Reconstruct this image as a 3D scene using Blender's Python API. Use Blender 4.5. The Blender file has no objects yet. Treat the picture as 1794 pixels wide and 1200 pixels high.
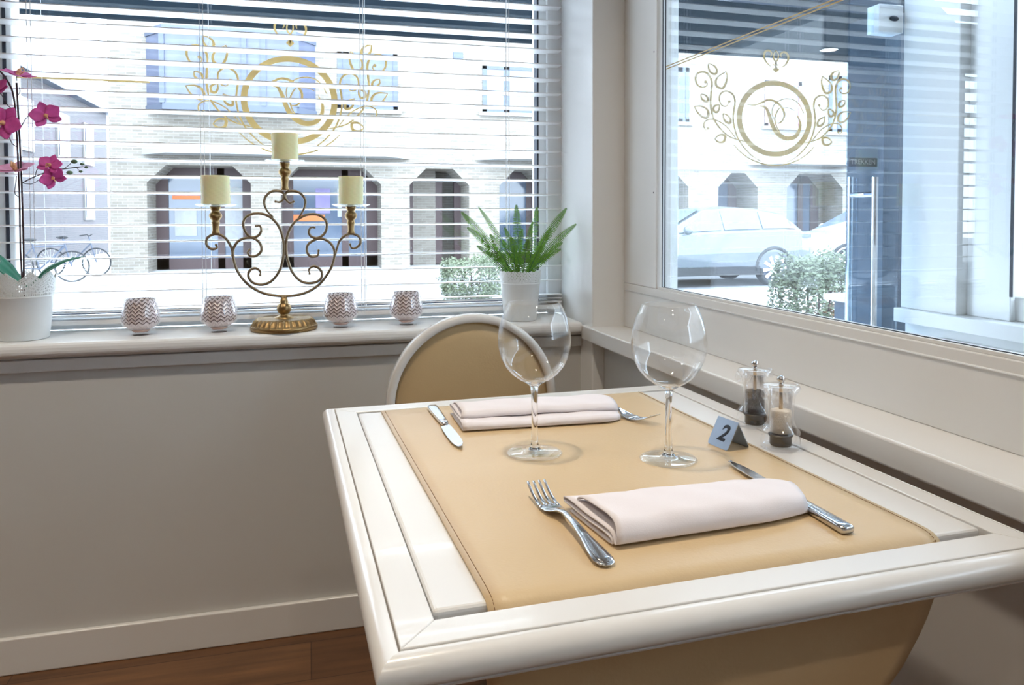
import bpy, bmesh, math, random
from mathutils import Vector, Matrix, Quaternion
random.seed(7)
PI = math.pi
COL = bpy.context.scene.collection
SC = bpy.context.scene

# ---------------------------------------------------------------- camera
F_PX, CX, CY, YAW, PITCH, ROLL, CAM_Z = 1342.82, 897.0, 418.13, 0.26126, 0.029428, -0.002053, 1.11
_f = Vector((math.sin(YAW)*math.cos(PITCH), math.cos(YAW)*math.cos(PITCH), -math.sin(PITCH)))
_r0 = Vector((math.cos(YAW), -math.sin(YAW), 0)); _u0 = _r0.cross(_f)
RT = math.cos(ROLL)*_r0 + math.sin(ROLL)*_u0
UP = -math.sin(ROLL)*_r0 + math.cos(ROLL)*_u0
CAM = Vector((0, 0, CAM_Z))
cd = bpy.data.cameras.new('camera'); cam = bpy.data.objects.new('camera', cd); COL.objects.link(cam)
mt = Matrix((RT, UP, -_f)).transposed().to_4x4(); mt.translation = CAM
cam.matrix_world = mt
cd.sensor_width = 36; cd.lens = F_PX*36/1794
cd.shift_x = 0; cd.shift_y = -(600-CY)/1794
cd.clip_start = .02; cd.clip_end = 300
SC.camera = cam

def at(px, py, ax, v):
    """point of the place seen at a photograph pixel, on the plane coordinate[ax] = v"""
    r = RT*((px-CX)/F_PX) - UP*((py-CY)/F_PX) + _f
    return CAM + r*((v-CAM[ax])/r[ax])

# ---------------------------------------------------------------- world, lamps, exposure
W = bpy.data.worlds.new('sky'); SC.world = W; W.use_nodes = True
bg = W.node_tree.nodes['Background']; bg.inputs[0].default_value = (.79, .895, 1, 1); bg.inputs[1].default_value = 12.5
SC.view_settings.view_transform = 'Standard'; SC.view_settings.look = 'None'
SC.view_settings.exposure = 0; SC.view_settings.gamma = 1; SC.view_settings.use_curve_mapping = False
try:
    SC.cycles.use_denoising = True
    SC.cycles.max_bounces = 14; SC.cycles.transparent_max_bounces = 24; SC.cycles.transmission_bounces = 12
    SC.cycles.diffuse_bounces = 5; SC.cycles.glossy_bounces = 5
    SC.cycles.sample_clamp_indirect = 6; SC.cycles.blur_glossy = .6
except Exception: pass
LAMP_E = 7.8
LAMPS = [(.18, 1.0, 'above the table by the street window'), (-1.1, 1.0, 'by the street window, middle of its row'), (-2.4, 1.0, 'by the street window, far left of its row'),
         (.18, -.7, 'above the camera position, nearest the side window'), (-1.1, -.7, 'in the middle row, centre of the room'), (-2.4, -.7, 'in the middle row, by the left wall'),
         (.18, -2.4, 'in the rear row, right corner of the room'), (-1.5, -2.4, 'in the rear row, left part of the room')]

# ---------------------------------------------------------------- materials
def nt(name):
    m = bpy.data.materials.new(name); m.use_nodes = True
    return m, m.node_tree.nodes, m.node_tree.links
def pbr(name, col, rough=.5, metal=0., noise=0., nscale=20, bump=0., bscale=60, spec=.5, coat=0., trans=0., ior=1.45, sss=0., stretch=None):
    m, n, l = nt(name); b = n['Principled BSDF']
    b.inputs['Base Color'].default_value = (*col, 1); b.inputs['Roughness'].default_value = rough
    b.inputs['Metallic'].default_value = metal; b.inputs['IOR'].default_value = ior
    b.inputs['Specular IOR Level'].default_value = spec; b.inputs['Coat Weight'].default_value = coat
    b.inputs['Transmission Weight'].default_value = trans
    tc = n.new('ShaderNodeTexCoord'); src = tc.outputs['Object']
    if stretch:
        mp = n.new('ShaderNodeMapping'); mp.inputs['Scale'].default_value = stretch
        l.new(src, mp.inputs[0]); src = mp.outputs[0]
    if noise:
        t = n.new('ShaderNodeTexNoise'); t.inputs['Scale'].default_value = nscale; t.inputs['Detail'].default_value = 5
        l.new(src, t.inputs['Vector'])
        mx = n.new('ShaderNodeMix'); mx.data_type = 'RGBA'; mx.blend_type = 'MIX'
        mx.inputs[6].default_value = (*[c*(1-noise) for c in col], 1); mx.inputs[7].default_value = (*[min(1, c*(1+noise)) for c in col], 1)
        l.new(t.outputs['Fac'], mx.inputs[0]); l.new(mx.outputs[2], b.inputs['Base Color'])
    if bump:
        t2 = n.new('ShaderNodeTexNoise'); t2.inputs['Scale'].default_value = bscale; t2.inputs['Detail'].default_value = 4
        l.new(src, t2.inputs['Vector'])
        bp = n.new('ShaderNodeBump'); bp.inputs['Strength'].default_value = bump; bp.inputs['Distance'].default_value = .002
        l.new(t2.outputs['Fac'], bp.inputs['Height']); l.new(bp.outputs[0], b.inputs['Normal'])
    if sss:
        b.inputs['Subsurface Weight'].default_value = sss; b.inputs['Subsurface Scale'].default_value = .01
    return m
def pane(name, tint=(1, 1, 1), gloss=1.0, ior=1.5):
    m, n, l = nt(name); n.remove(n['Principled BSDF']); out = n['Material Output']
    t = n.new('ShaderNodeBsdfTransparent'); t.inputs[0].default_value = (*tint, 1)
    g = n.new('ShaderNodeBsdfGlossy'); g.inputs['Roughness'].default_value = .0; g.inputs[0].default_value = (gloss, gloss, gloss, 1)
    fr = n.new('ShaderNodeFresnel'); ge = n.new('ShaderNodeNewGeometry'); mi = n.new('ShaderNodeMix')
    mi.inputs[2].default_value = ior; mi.inputs[3].default_value = 1/ior; l.new(ge.outputs['Backfacing'], mi.inputs[0]); l.new(mi.outputs[0], fr.inputs[0])   # the pane's far face reflects like its near face
    mx = n.new('ShaderNodeMixShader'); l.new(fr.outputs[0], mx.inputs[0]); l.new(t.outputs[0], mx.inputs[1]); l.new(g.outputs[0], mx.inputs[2])
    l.new(mx.outputs[0], out.inputs[0]); return m

M = {}
M['wall'] = pbr('wall_paint', (.60, .595, .575), .6, noise=.03, nscale=4, bump=.05, bscale=180)
M['trimw'] = pbr('white_gloss_paint', (.74, .735, .72), .28, noise=.015, nscale=6)
M['ceil'] = pbr('ceiling_paint', (.8, .79, .77), .8)
M['frame'] = pbr('window_frame_paint', (.87, .885, .89), .3)
M['gasket'] = pbr('dark_gasket', (.03, .035, .05), .6)
M['pane'] = pane('window_glass', (.95, .975, .995))
M['slat'] = pbr('white_blind_slat', (.90, .91, .92), .35)
M['cord'] = pbr('blind_cord', (.8, .82, .84), .7)
M['gold'] = pbr('gold_window_film', (.50, .35, .13), .45, noise=.12, nscale=30)
M['tablew'] = pbr('white_lacquer', (.69, .675, .65), .22, noise=.015, nscale=5, coat=.2)
M['leather'] = pbr('tan_leather', (.56, .41, .235), .40, noise=.05, nscale=9, bump=.12, bscale=260)
M['chairl'] = pbr('chair_leather', (.50, .36, .19), .45, noise=.04, nscale=10, bump=.1, bscale=260)
M['stitch'] = pbr('brown_thread', (.25, .13, .05), .7)
M['cloth'] = pbr('napkin_cotton', (.73, .685, .70), .85, noise=.02, nscale=40, bump=.12, bscale=700)
M['steel'] = pbr('polished_steel', (.62, .63, .65), .14, metal=1, noise=.03, nscale=60)
M['brush'] = pbr('brushed_steel', (.42, .47, .54), .33, metal=1, noise=.05, nscale=8, stretch=(4, 90, 4))
M['black'] = pbr('black_ink', (.01, .012, .02), .5)
M['glass'] = pbr('clear_glass', (1, 1, 1), 0, trans=1, ior=1.45)
M['bowl'] = pane('thin_clear_glass', (.995, .998, 1.), 1, 1.42)
M['footg'] = pane('glass_foot', (.985, .993, .988), 1, 1.6)
M['acryl'] = pane('clear_acrylic', (.985, .985, .99), 1, 1.75)
M['chrome'] = pbr('chrome', (.75, .75, .76), .06, metal=1)
M['woodst'] = pbr('pale_spindle', (.55, .42, .28), .4)
M['salt'] = pbr('salt_grains', (.82, .74, .62), .8, noise=.08, nscale=500, bump=.6, bscale=900)
M['pepper'] = pbr('peppercorns', (.022, .012, .01), .6, noise=.6, nscale=260, bump=1, bscale=500)
M['blackpl'] = pbr('dark_grinder', (.035, .028, .02), .3)
M['brass'] = pbr('aged_gold_metal', (.33, .22, .10), .36, metal=.85, noise=.45, nscale=45, bump=.25, bscale=120)
M['brassd'] = pbr('dark_antique_brass', (.26, .20, .13), .42, metal=.8, noise=.4, nscale=50, bump=.2, bscale=120)
M['wax'] = pbr('ivory_wax', (.84, .82, .50), .5, noise=.03, nscale=12, bump=.15, bscale=40, sss=.35)
M['potw'] = pbr('white_enamel_pot', (.80, .83, .84), .35)
M['green'] = pbr('fern_green', (.13, .33, .035), .45, noise=.4, nscale=40)
M['fernd'] = pbr('fern_stem_green', (.03, .10, .05), .5)
M['leafd'] = pbr('orchid_leaf_green', (.03, .20, .13), .3, noise=.2, nscale=12)
M['stem'] = pbr('orchid_stem', (.045, .022, .028), .5, noise=.3, nscale=60)
M['petal'] = pbr('magenta_petal', (.62, .08, .36), .5, noise=.35, nscale=70)
M['petalp'] = pbr('pale_pink_petal', (.76, .36, .58), .5, noise=.35, nscale=60)
M['lip'] = pbr('orchid_lip', (.85, .45, .25), .5, noise=.3, nscale=200)
M['bud'] = pbr('orchid_bud', (.12, .20, .12), .5, noise=.3, nscale=60)
M['soil'] = pbr('dark_soil', (.03, .025, .018), .9)
M['grout'] = pbr('dark_seam', (.10, .085, .07), .8)

def wood_floor():
    m, n, l = nt('brown_oak_floor'); b = n['Principled BSDF']
    tc = n.new('ShaderNodeTexCoord'); mp = n.new('ShaderNodeMapping'); l.new(tc.outputs['Object'], mp.inputs[0])
    br = n.new('ShaderNodeTexBrick'); br.inputs['Scale'].default_value = 1; br.inputs['Brick Width'].default_value = 1.4; br.inputs['Row Height'].default_value = .17
    br.inputs['Mortar Size'].default_value = .0015; br.inputs['Color1'].default_value = (.115, .050, .020, 1); br.inputs['Color2'].default_value = (.17, .08, .034, 1); br.inputs['Mortar'].default_value = (.05, .02, .01, 1)
    l.new(mp.outputs[0], br.inputs['Vector'])
    mp2 = n.new('ShaderNodeMapping'); mp2.inputs['Scale'].default_value = (3, 34, 3); l.new(tc.outputs['Object'], mp2.inputs[0])
    no = n.new('ShaderNodeTexNoise'); no.inputs['Scale'].default_value = 1.2; no.inputs['Detail'].default_value = 7; l.new(mp2.outputs[0], no.inputs['Vector'])
    mx = n.new('ShaderNodeMix'); mx.data_type = 'RGBA'; mx.blend_type = 'OVERLAY'; mx.inputs[0].default_value = .7
    l.new(br.outputs[0], mx.inputs[6]); l.new(no.outputs['Fac'], mx.inputs[7]); l.new(mx.outputs[2], b.inputs['Base Color'])
    b.inputs['Roughness'].default_value = .42; return m
M['floor'] = wood_floor()
def brick(name, c1, c2, mort, scale=1):
    m, n, l = nt(name); b = n['Principled BSDF']
    tc = n.new('ShaderNodeTexCoord'); sx = n.new('ShaderNodeSeparateXYZ'); l.new(tc.outputs['Object'], sx.inputs[0])
    ad = n.new('ShaderNodeMath'); l.new(sx.outputs[0], ad.inputs[0]); l.new(sx.outputs[1], ad.inputs[1])
    cb = n.new('ShaderNodeCombineXYZ'); l.new(ad.outputs[0], cb.inputs[0]); l.new(sx.outputs[2], cb.inputs[1])
    br = n.new('ShaderNodeTexBrick'); br.inputs['Scale'].default_value = scale; br.inputs['Brick Width'].default_value = .24; br.inputs['Row Height'].default_value = .075
    br.inputs['Mortar Size'].default_value = .008
    for k, c in zip(('Color1', 'Color2', 'Mortar'), (c1, c2, mort)): br.inputs[k].default_value = (*c, 1)
    l.new(cb.outputs[0], br.inputs['Vector']); l.new(br.outputs[0], b.inputs['Base Color']); b.inputs['Roughness'].default_value = .85
    return m
M['brick'] = brick('pale_yellow_brick', (.205, .185, .155), (.145, .13, .108), (.235, .225, .21))
M['brick2'] = brick('grey_pink_brick', (.07, .066, .074), (.09, .078, .084), (.105, .104, .11))
M['brickd'] = brick('shaded_recess_brick', (.20, .185, .16), (.15, .135, .115), (.225, .215, .20))
M['stone'] = pbr('white_render', (.27, .27, .265), .8, noise=.06, nscale=3)
M['brownf'] = pbr('dark_brown_joinery', (.05, .03, .032), .5)
M['glz'] = pbr('street_window_glass', (.06, .085, .13), .1, spec=.8, noise=.3, nscale=1.2)
M['curt'] = pbr('net_curtain', (.19, .21, .25), .8, noise=.25, nscale=6, stretch=(5, 1, .2))
M['asph'] = pbr('asphalt', (.15, .155, .165), .9, noise=.12, nscale=6)
M['pave'] = pbr('pale_paving', (.40, .40, .40), .85, noise=.08, nscale=8)
M['canopy'] = pbr('charcoal_canopy', (.010, .018, .026), .9, spec=.05)
M['pier'] = pbr('blue_black_cladding', (.022, .040, .065), .5, noise=.1, nscale=2)
M['silver'] = pbr('silver_car_paint', (.075, .088, .105), .25, metal=.25, coat=.6)
M['whitec'] = pbr('white_car_paint', (.33, .335, .34), .25, coat=.6)
M['carg'] = pbr('car_glass', (.07, .10, .15), .08, spec=.8)
M['tyre'] = pbr('tyre_rubber', (.025, .027, .03), .8)
M['alloy'] = pbr('alloy_rim', (.75, .77, .8), .3, metal=.4)
M['hedge'] = pbr('variegated_hedge_leaf', (.075, .095, .055), .6, noise=.5, nscale=3)
M['hedge2'] = pbr('rusty_hedge_leaf', (.17, .08, .035), .6, noise=.4, nscale=3)
M['orange'] = pbr('orange_sticker', (.55, .14, .04), .6)
M['whitep'] = pbr('white_poster', (.28, .29, .31), .7, noise=.2, nscale=9)
M['lilac'] = pbr('lilac_poster', (.17, .15, .28), .7, noise=.2, nscale=5)
M['red'] = pbr('red_sticker', (.3, .03, .04), .6)
M['pink'] = pbr('pink_shutter', (.28, .16, .18), .7)
M['yellow'] = pbr('yellow_sign', (.42, .29, .10), .6)

def zigzag():
    """silver chevron coat on the inner cup of the votive glasses"""
    m, n, l = nt('silver_chevron_coat'); b = n['Principled BSDF']
    tc = n.new('ShaderNodeTexCoord'); sx = n.new('ShaderNodeSeparateXYZ'); l.new(tc.outputs['Object'], sx.inputs[0])
    def mth(op, a, bb=None):
        q = n.new('ShaderNodeMath'); q.operation = op
        for i, v in enumerate((a, bb)):
            if v is None: continue
            if isinstance(v, (int, float)): q.inputs[i].default_value = v
            else: l.new(v, q.inputs[i])
        return q.outputs[0]
    ang = mth('ARCTAN2', sx.outputs[1], sx.outputs[0])
    tri = mth('PINGPONG', mth('MULTIPLY', ang, 16/(2*PI)*2), 1.0)
    v = mth('SUBTRACT', mth('MULTIPLY', sx.outputs[2], 105.0), mth('MULTIPLY', tri, .75))
    s = mth('SINE', mth('MULTIPLY', v, 2*PI))
    st = mth('GREATER_THAN', s, .62)
    hi = mth('GREATER_THAN', sx.outputs[2], .030)
    st = mth('MULTIPLY', st, hi)
    mx = n.new('ShaderNodeMix'); mx.data_type = 'RGBA'; mx.inputs[6].default_value = (.86, .83, .86, 1); mx.inputs[7].default_value = (.12, .085, .10, 1)
    l.new(st, mx.inputs[0]); l.new(mx.outputs[2], b.inputs['Base Color'])
    b.inputs['Metallic'].default_value = .25; b.inputs['Roughness'].default_value = .3
    bp = n.new('ShaderNodeBump'); bp.inputs['Strength'].default_value = .6; bp.inputs['Distance'].default_value = .001
    l.new(s, bp.inputs['Height']); l.new(bp.outputs[0], b.inputs['Normal']); return m
M['chev'] = zigzag()
M['rose'] = pane('rose_tinted_glass', (.985, .965, .96), 1, 1.45)
M['peach'] = pbr('peach_glass_base', (.80, .56, .45), .12, spec=.7, coat=.5)

# ---------------------------------------------------------------- mesh helpers
def obj(name, bm, mat, parent=None, smooth=False, bevel=0., loc=None, mats=None, auto=False):
    me = bpy.data.meshes.new(name)
    bmesh.ops.recalc_face_normals(bm, faces=bm.faces[:]) if not getattr(bm, 'norecalc', False) else None
    bm.to_mesh(me); bm.free()
    for mm in (mats or [mat]): me.materials.append(mm)
    if smooth:
        for p in me.polygons: p.use_smooth = True
    if auto:
        for p in me.polygons: p.use_smooth = True
        me.set_sharp_from_angle(angle=math.radians(38))
    o = bpy.data.objects.new(name, me); COL.objects.link(o)
    if parent is not None: o.parent = parent
    if loc is not None: o.location = loc
    if bevel:
        mo = o.modifiers.new('bevel', 'BEVEL'); mo.width = bevel; mo.segments = 3; mo.limit_method = 'ANGLE'; mo.angle_limit = math.radians(40)
    return o
def empty(name, loc=(0, 0, 0), rz=0):
    o = bpy.data.objects.new(name, None); COL.objects.link(o); o.location = loc; o.rotation_euler = (0, 0, rz); o.empty_display_size = .05
    return o
def tag(o, label, cat, group=None):
    o['label'] = label; o['category'] = cat
    if group: o['group'] = group
    return o
def struct(o): o['kind'] = 'structure'; return o
def box(bm, x0, x1, y0, y1, z0, z1):
    vs = [bm.verts.new(p) for p in ((x0, y0, z0), (x1, y0, z0), (x1, y1, z0), (x0, y1, z0), (x0, y0, z1), (x1, y0, z1), (x1, y1, z1), (x0, y1, z1))]
    for f in ((0, 3, 2, 1), (4, 5, 6, 7), (0, 1, 5, 4), (1, 2, 6, 5), (2, 3, 7, 6), (3, 0, 4, 7)): bm.faces.new([vs[i] for i in f])
    return vs
def boxes(name, lst, mat, parent=None, bevel=0.):
    bm = bmesh.new()
    for b in lst: box(bm, *b)
    return obj(name, bm, mat, parent, bevel=bevel)
def lathe(bm, prof, n=48, cx=0, cy=0, cz=0, closed=False):
    rings = []
    for r, z in prof:
        if r < 1e-6: rings.append([bm.verts.new((cx, cy, cz+z))])
        else: rings.append([bm.verts.new((cx+r*math.cos(2*PI*i/n), cy+r*math.sin(2*PI*i/n), cz+z)) for i in range(n)])
    prs = list(zip(rings, rings[1:])) + ([(rings[-1], rings[0])] if closed else [])
    for a, b in prs:
        if len(a) == 1 and len(b) == 1: continue
        for i in range(n):
            j = (i+1) % n
            if len(a) == 1: bm.faces.new((a[0], b[j], b[i]))
            elif len(b) == 1: bm.faces.new((a[i], a[j], b[0]))
            else: bm.faces.new((a[i], a[j], b[j], b[i]))
    return bm
def crom(pts, sub=6):
    pts = [Vector(p) for p in pts]
    if len(pts) < 3: return pts
    P = [pts[0]*2-pts[1]] + pts + [pts[-1]*2-pts[-2]]; out = []
    for i in range(1, len(P)-2):
        for k in range(sub):
            t = k/sub; a, b, c, d = P[i-1], P[i], P[i+1], P[i+2]
            out.append(.5*((2*b)+(c-a)*t+(2*a-5*b+4*c-d)*t*t+(3*b-a-3*c+d)*t**3))
    out.append(P[-2]); return out
def tube(bm, pts, r, n=8, caps=True):
    """sweep; r may be a number or a list per point"""
    pts = [Vector(p) for p in pts]; N = len(pts); rr = r if isinstance(r, (list, tuple)) else [r]*N
    t0 = (pts[1]-pts[0]).normalized(); a = t0.orthogonal().normalized(); rings = []
    for i, p in enumerate(pts):
        t = ((pts[min(i+1, N-1)]-pts[max(i-1, 0)])).normalized()
        a = (a - t*a.dot(t)); a = a.normalized() if a.length > 1e-9 else t.orthogonal().normalized()
        b = t.cross(a)
        rings.append([bm.verts.new(p+(a*math.cos(2*PI*k/n)+b*math.sin(2*PI*k/n))*rr[i]) for k in range(n)])
    for A, B in zip(rings, rings[1:]):
        for k in range(n): bm.faces.new((A[k], A[(k+1) % n], B[(k+1) % n], B[k]))
    if caps: bm.faces.new(rings[0][::-1]); bm.faces.new(rings[-1])
def prism(bm, poly, axis, a, b):
    """extrude a 2D polygon along an axis between a and b; the 2D coordinates are the other two axes in order"""
    def P(u, v, w):
        return {0: (w, u, v), 1: (u, w, v), 2: (u, v, w)}[axis]
    A = [bm.verts.new(P(u, v, a)) for u, v in poly]; B = [bm.verts.new(P(u, v, b)) for u, v in poly]
    bm.faces.new(A); bm.faces.new(B[::-1]); n = len(poly)
    for i in range(n): bm.faces.new((A[i], B[i], B[(i+1) % n], A[(i+1) % n]))
def sphere(bm, c, r, u=12, v=8, sc=(1, 1, 1)):
    m4 = Matrix.Translation(c) @ Matrix.Diagonal((*sc, 1))
    bmesh.ops.create_uvsphere(bm, u_segments=u, v_segments=v, radius=r, matrix=m4)
def copy_tree(o, parent=None):
    c = o.copy(); COL.objects.link(c)
    if parent is not None: c.parent = parent
    for ch in list(o.children): copy_tree(ch, c)
    return c

# ================================================================ ROOM SHELL
YW = 2.09                                   # inner face of the window wall
def sx(x, y): return x + (2.06-y)*.02       # the side wall is not quite square to the window wall
def sbox(bm, x0, x1, y0, y1, z0, z1):
    for v in box(bm, x0, x1, y0, y1, z0, z1): v.co.x = sx(v.co.x, v.co.y)
struct(boxes('floor', [(-3.6, 1.0, -3.6, 2.2, -.1, 0)], M['floor']))
struct(boxes('ceiling', [(-3.6, 1.0, -3.6, 2.4, 2.55, 2.65)], M['ceil']))
ZS = .809
struct(boxes('wall_back', [(-3.6, .765, YW, 2.36, 0, ZS-.03), (-3.6, .765, YW, 2.36, 2.12, 2.55), (-3.6, -.98, YW, 2.36, ZS-.03, 2.12)], M['wall']))
bm = bmesh.new(); sbox(bm, .765, .93, 2.0, 2.36, 0, 2.55)
struct(obj('wall_corner', bm, M['frame'], bevel=.004))
struct(boxes('wall_left', [(-3.7, -3.6, -3.6, 2.36, 0, 2.55)], M['wall']))
struct(boxes('wall_front', [(-3.7, 1.0, -3.7, -3.6, 0, 2.55)], M['wall']))
bm = bmesh.new(); sbox(bm, .80, .90, -3.6, 2.0, 0, .76); sbox(bm, .80, .9, -3.6, -.75, .76, 2.55); sbox(bm, .862, .9, -.75, 2.0, 2.1, 2.55)
struct(obj('wall_right', bm, M['wall']))
bm = bmesh.new(); box(bm, -3.6, .80, YW-.014, YW, 0, .09)
struct(obj('baseboard_back', bm, M['trimw'], bevel=.004))
# sill and the mouldings under it
bm = bmesh.new(); box(bm, -1.3, .757, 2.044, 2.28, ZS-.032, ZS)
struct(obj('trim_1', bm, M['frame'], bevel=.012))
bm = bmesh.new(); box(bm, -1.3, .765, 2.072, YW, .769, ZS-.032); box(bm, -1.3, .765, 2.076, YW, .735, .765)
struct(obj('trim_2', bm, M['trimw'], bevel=.003))
# side ledge and panel below the side window
bm = bmesh.new(); sbox(bm, .752, .87, -.75, 2.052, .7595, .80)
struct(obj('trim_3', bm, M['trimw'], bevel=.004))
bm = bmesh.new(); sbox(bm, .858, .90, -.75, 1.998, .80, .922)
struct(obj('trim_4', bm, M['trimw'], bevel=.002))
bm = bmesh.new(); tube(bm, [(sx(.8575, y), y, .903) for y in (-.75, .5, 1.985)], .0022, 6)
struct(obj('trim_5', bm, M['trimw'], smooth=True))

# ---------------------------------------------------------------- window 1 (street window)
win = struct(empty('window_1', (0, 2.3, ZS)))
def wloc(o): o.location = -win.location; return o
GL, GR, GB, GT = -.735, .689, .848, 2.02
wloc(boxes('window_frame', [(-.98, GL, 2.27, 2.33, .81, 2.12), (GR, .765, 2.27, 2.33, .81, 2.12), (GL, GR, 2.27, 2.33, .81, GB), (GL, GR, 2.27, 2.33, GT, 2.12),
     (.715, .765, 2.255, 2.27, .81, 2.12)], M['frame'], win, bevel=.004))
wloc(boxes('gasket', [(GR-.002, GR+.003, 2.268, 2.302, GB, GT), (-.757, -.749, 2.266, 2.272, GB, GT), (GL, GR, 2.285, 2.302, GB-.002, GB+.003)], M['gasket'], win))
wloc(boxes('pane', [(GL-.01, GR+.01, 2.298, 2.304, GB-.01, GT+.01)], M['pane'], win))

# ---------------------------------------------------------------- the sign on the glass (logo curves in units of the ring's radius)
LOGO_PX = (862., 703., 359.)
def lg(pts): return [((x-LOGO_PX[0])/LOGO_PX[2], (LOGO_PX[1]-y)/LOGO_PX[2]) for x, y in pts]
RING = .872
half = [ # (points, start width, mid width, end width)
 ([(215, 388), (232, 400), (222, 425), (190, 438), (150, 425), (128, 385), (130, 335), (165, 302), (210, 300), (250, 330), (272, 390), (268, 470), (262, 560), (270, 650), (300, 740), (360, 820), (430, 880), (520, 912), (610, 930)], 2, 11, 3),
 ([(430, 560), (425, 580), (400, 605), (365, 595), (343, 555), (348, 500), (385, 466), (430, 468), (470, 500), (486, 560), (476, 640), (470, 720), (485, 810), (520, 905), (580, 990), (660, 1065), (740, 1110)], 2, 9, 4),
 ([(240, 815), (222, 828), (203, 800), (210, 755), (260, 728), (330, 742), (400, 785), (460, 850), (500, 905)], 2, 6, 3),
]
leaves = [[(242, 216), (290, 235), (316, 270), (310, 305), (285, 312), (255, 290), (240, 250)],
 [(402, 282), (412, 330), (400, 390), (370, 440), (320, 425), (308, 380), (330, 335)],
 [(175, 500), (215, 510), (236, 540), (230, 568), (200, 560), (178, 535)],
 [(115, 616), (180, 612), (225, 635), (244, 680), (225, 716), (180, 705), (145, 670)],
 [(342, 592), (340, 630), (322, 662), (292, 650), (290, 620), (312, 598)],
 [(376, 668), (420, 690), (446, 725), (440, 758), (405, 748), (382, 715)],
 [(302, 908), (340, 872), (385, 870), (398, 890), (385, 930), (350, 940), (325, 930)]]
dots = [(215, 388, 14), (432, 560, 13), (240, 815, 12)]
mono = [([(600, 580), (670, 582), (730, 560), (790, 530), (850, 535), (910, 575), (950, 640), (945, 700), (910, 740), (870, 742)], 3, 12, 3),
 ([(720, 588), (770, 598), (800, 650), (830, 740), (870, 820), (930, 870), (990, 887), (1060, 865), (1100, 800), (1105, 730), (1075, 660)], 3, 26, 2),
 ([(915, 832), (880, 780), (862, 700), (885, 630), (910, 600)], 4, 7, 3),
 ([(862, 725), (835, 660), (845, 590), (890, 540), (960, 512), (1040, 518), (1100, 565), (1140, 640)], 3, 5, 2),
 ([(920, 600), (990, 595), (1050, 620)], 2, 3, 2)]
crown = [([(820, 215), (780, 180), (755, 130), (765, 80), (800, 65), (825, 90), (815, 125)], 3, 10, 3), ([(925, 215), (960, 190), (985, 140), (980, 95), (945, 72), (915, 90), (918, 120)], 3, 10, 3),
 ([(868, 62), (890, 95), (888, 135), (868, 165), (845, 135), (848, 95), (868, 62)], 2, 7, 2), ([(840, 190), (862, 200), (868, 175), (874, 200), (898, 190)], 3, 8, 3), ([(868, 200), (868, 240)], 6, 6, 6)]
LAYER = [0]     # overlapping strokes sit a hair in front of each other
def stroke(bm, pts, w0, w1, w2, T):
    T(Vector((0, 0)), 0); LAYER[0] += 1; c = crom([(x, y, 0) for x, y in lg(pts)], 7); N = len(c); prev = None
    for i, p in enumerate(c):
        t = i/(N-1); w = (w0+(w1*1.25-w0)*math.sin(PI*t)**.8+(w2-w0)*t*.3+1.6)/LOGO_PX[2]*.62
        d = (c[min(i+1, N-1)]-c[max(i-1, 0)]).normalized(); nrm = Vector((-d.y, d.x, 0))
        row = [bm.verts.new(T(p+nrm*w, z)) for z in (0, 1)] + [bm.verts.new(T(p-nrm*w, z)) for z in (1, 0)]
        if prev:
            for k in range(4): bm.faces.new((prev[k], prev[(k+1) % 4], row[(k+1) % 4], row[k]))
        else: bm.faces.new(row)
        prev = row
    bm.faces.new(prev[::-1])
def logo(name, cx_, cz_, rx, rz, y, parent):
    bm = bmesh.new()
    lay = LAYER
    def T(p, z): return (cx_+p[0]*rx, y-(.0008+lay[0]*.000008)*z, cz_+p[1]*rz)
    n = 96; R1 = [];
    for k in range(n):
        a = 2*PI*k/n; inner = .868-.0*math.cos(a)
        R1.append([bm.verts.new(T((math.cos(a)*q, math.sin(a)*q), z)) for q, z in ((1, 0), (1, 1), (inner, 1), (inner, 0))])
    for k in range(n):
        A, B = R1[k], R1[(k+1) % n]
        for q in range(4): bm.faces.new((A[q], A[(q+1) % 4], B[(q+1) % 4], B[q]))
    mir = lambda pts: [(2*LOGO_PX[0]-x, yy) for x, yy in pts]
    for fl in (lambda q: q, mir):
        for pts, a, b, c in half: stroke(bm, fl(pts), a, b, c, T)
        for lf in leaves: stroke(bm, fl(lf+[lf[0]]), 3, 13, 3, T)
        for x, yy, r in dots:
            (x2, y2), = fl([(x, yy)]); (u, v), = lg([(x2, y2)]); q = [(u+r/359*math.cos(2*PI*k/14), v+r/359*math.sin(2*PI*k/14)) for k in range(14)]
            A = [bm.verts.new(T(p, 1)) for p in q]; bm.faces.new(A)
    for pts, a, b, c in mono: stroke(bm, pts, a, b, c, T)
    for pts, a, b, c in crown: stroke(bm, pts, a, b, c, T)
    dm = lg([(868, 205), (900, 240), (868, 272), (836, 240)]); A = [bm.verts.new(T(p, 1)) for p in dm]; bm.faces.new(A)
    arc = [(862-470*math.sin(a), 703+440*math.cos(a)) for a in [(-55+110*k/30)*PI/180 for k in range(31)]]
    stroke(bm, arc, 2, 7, 2, T)
    return obj(name, bm, M['gold'], parent)
c0 = at(508, 176, 1, 2.296)
wloc(logo('logo', c0.x, c0.z, .1335, .1265, 2.2965, win))
b0, b1 = at(100, 133, 1, 2.296), at(262, 143.5, 1, 2.296); b2 = at(740, 158, 1, 2.296)
wloc(boxes('gold_stripe', [(GL, b1.x, 2.2957, 2.2965, 1.4765, 1.4845), (b2.x, GR, 2.2957, 2.2965, 1.4805, 1.4885)], M['gold'], win))

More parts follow.
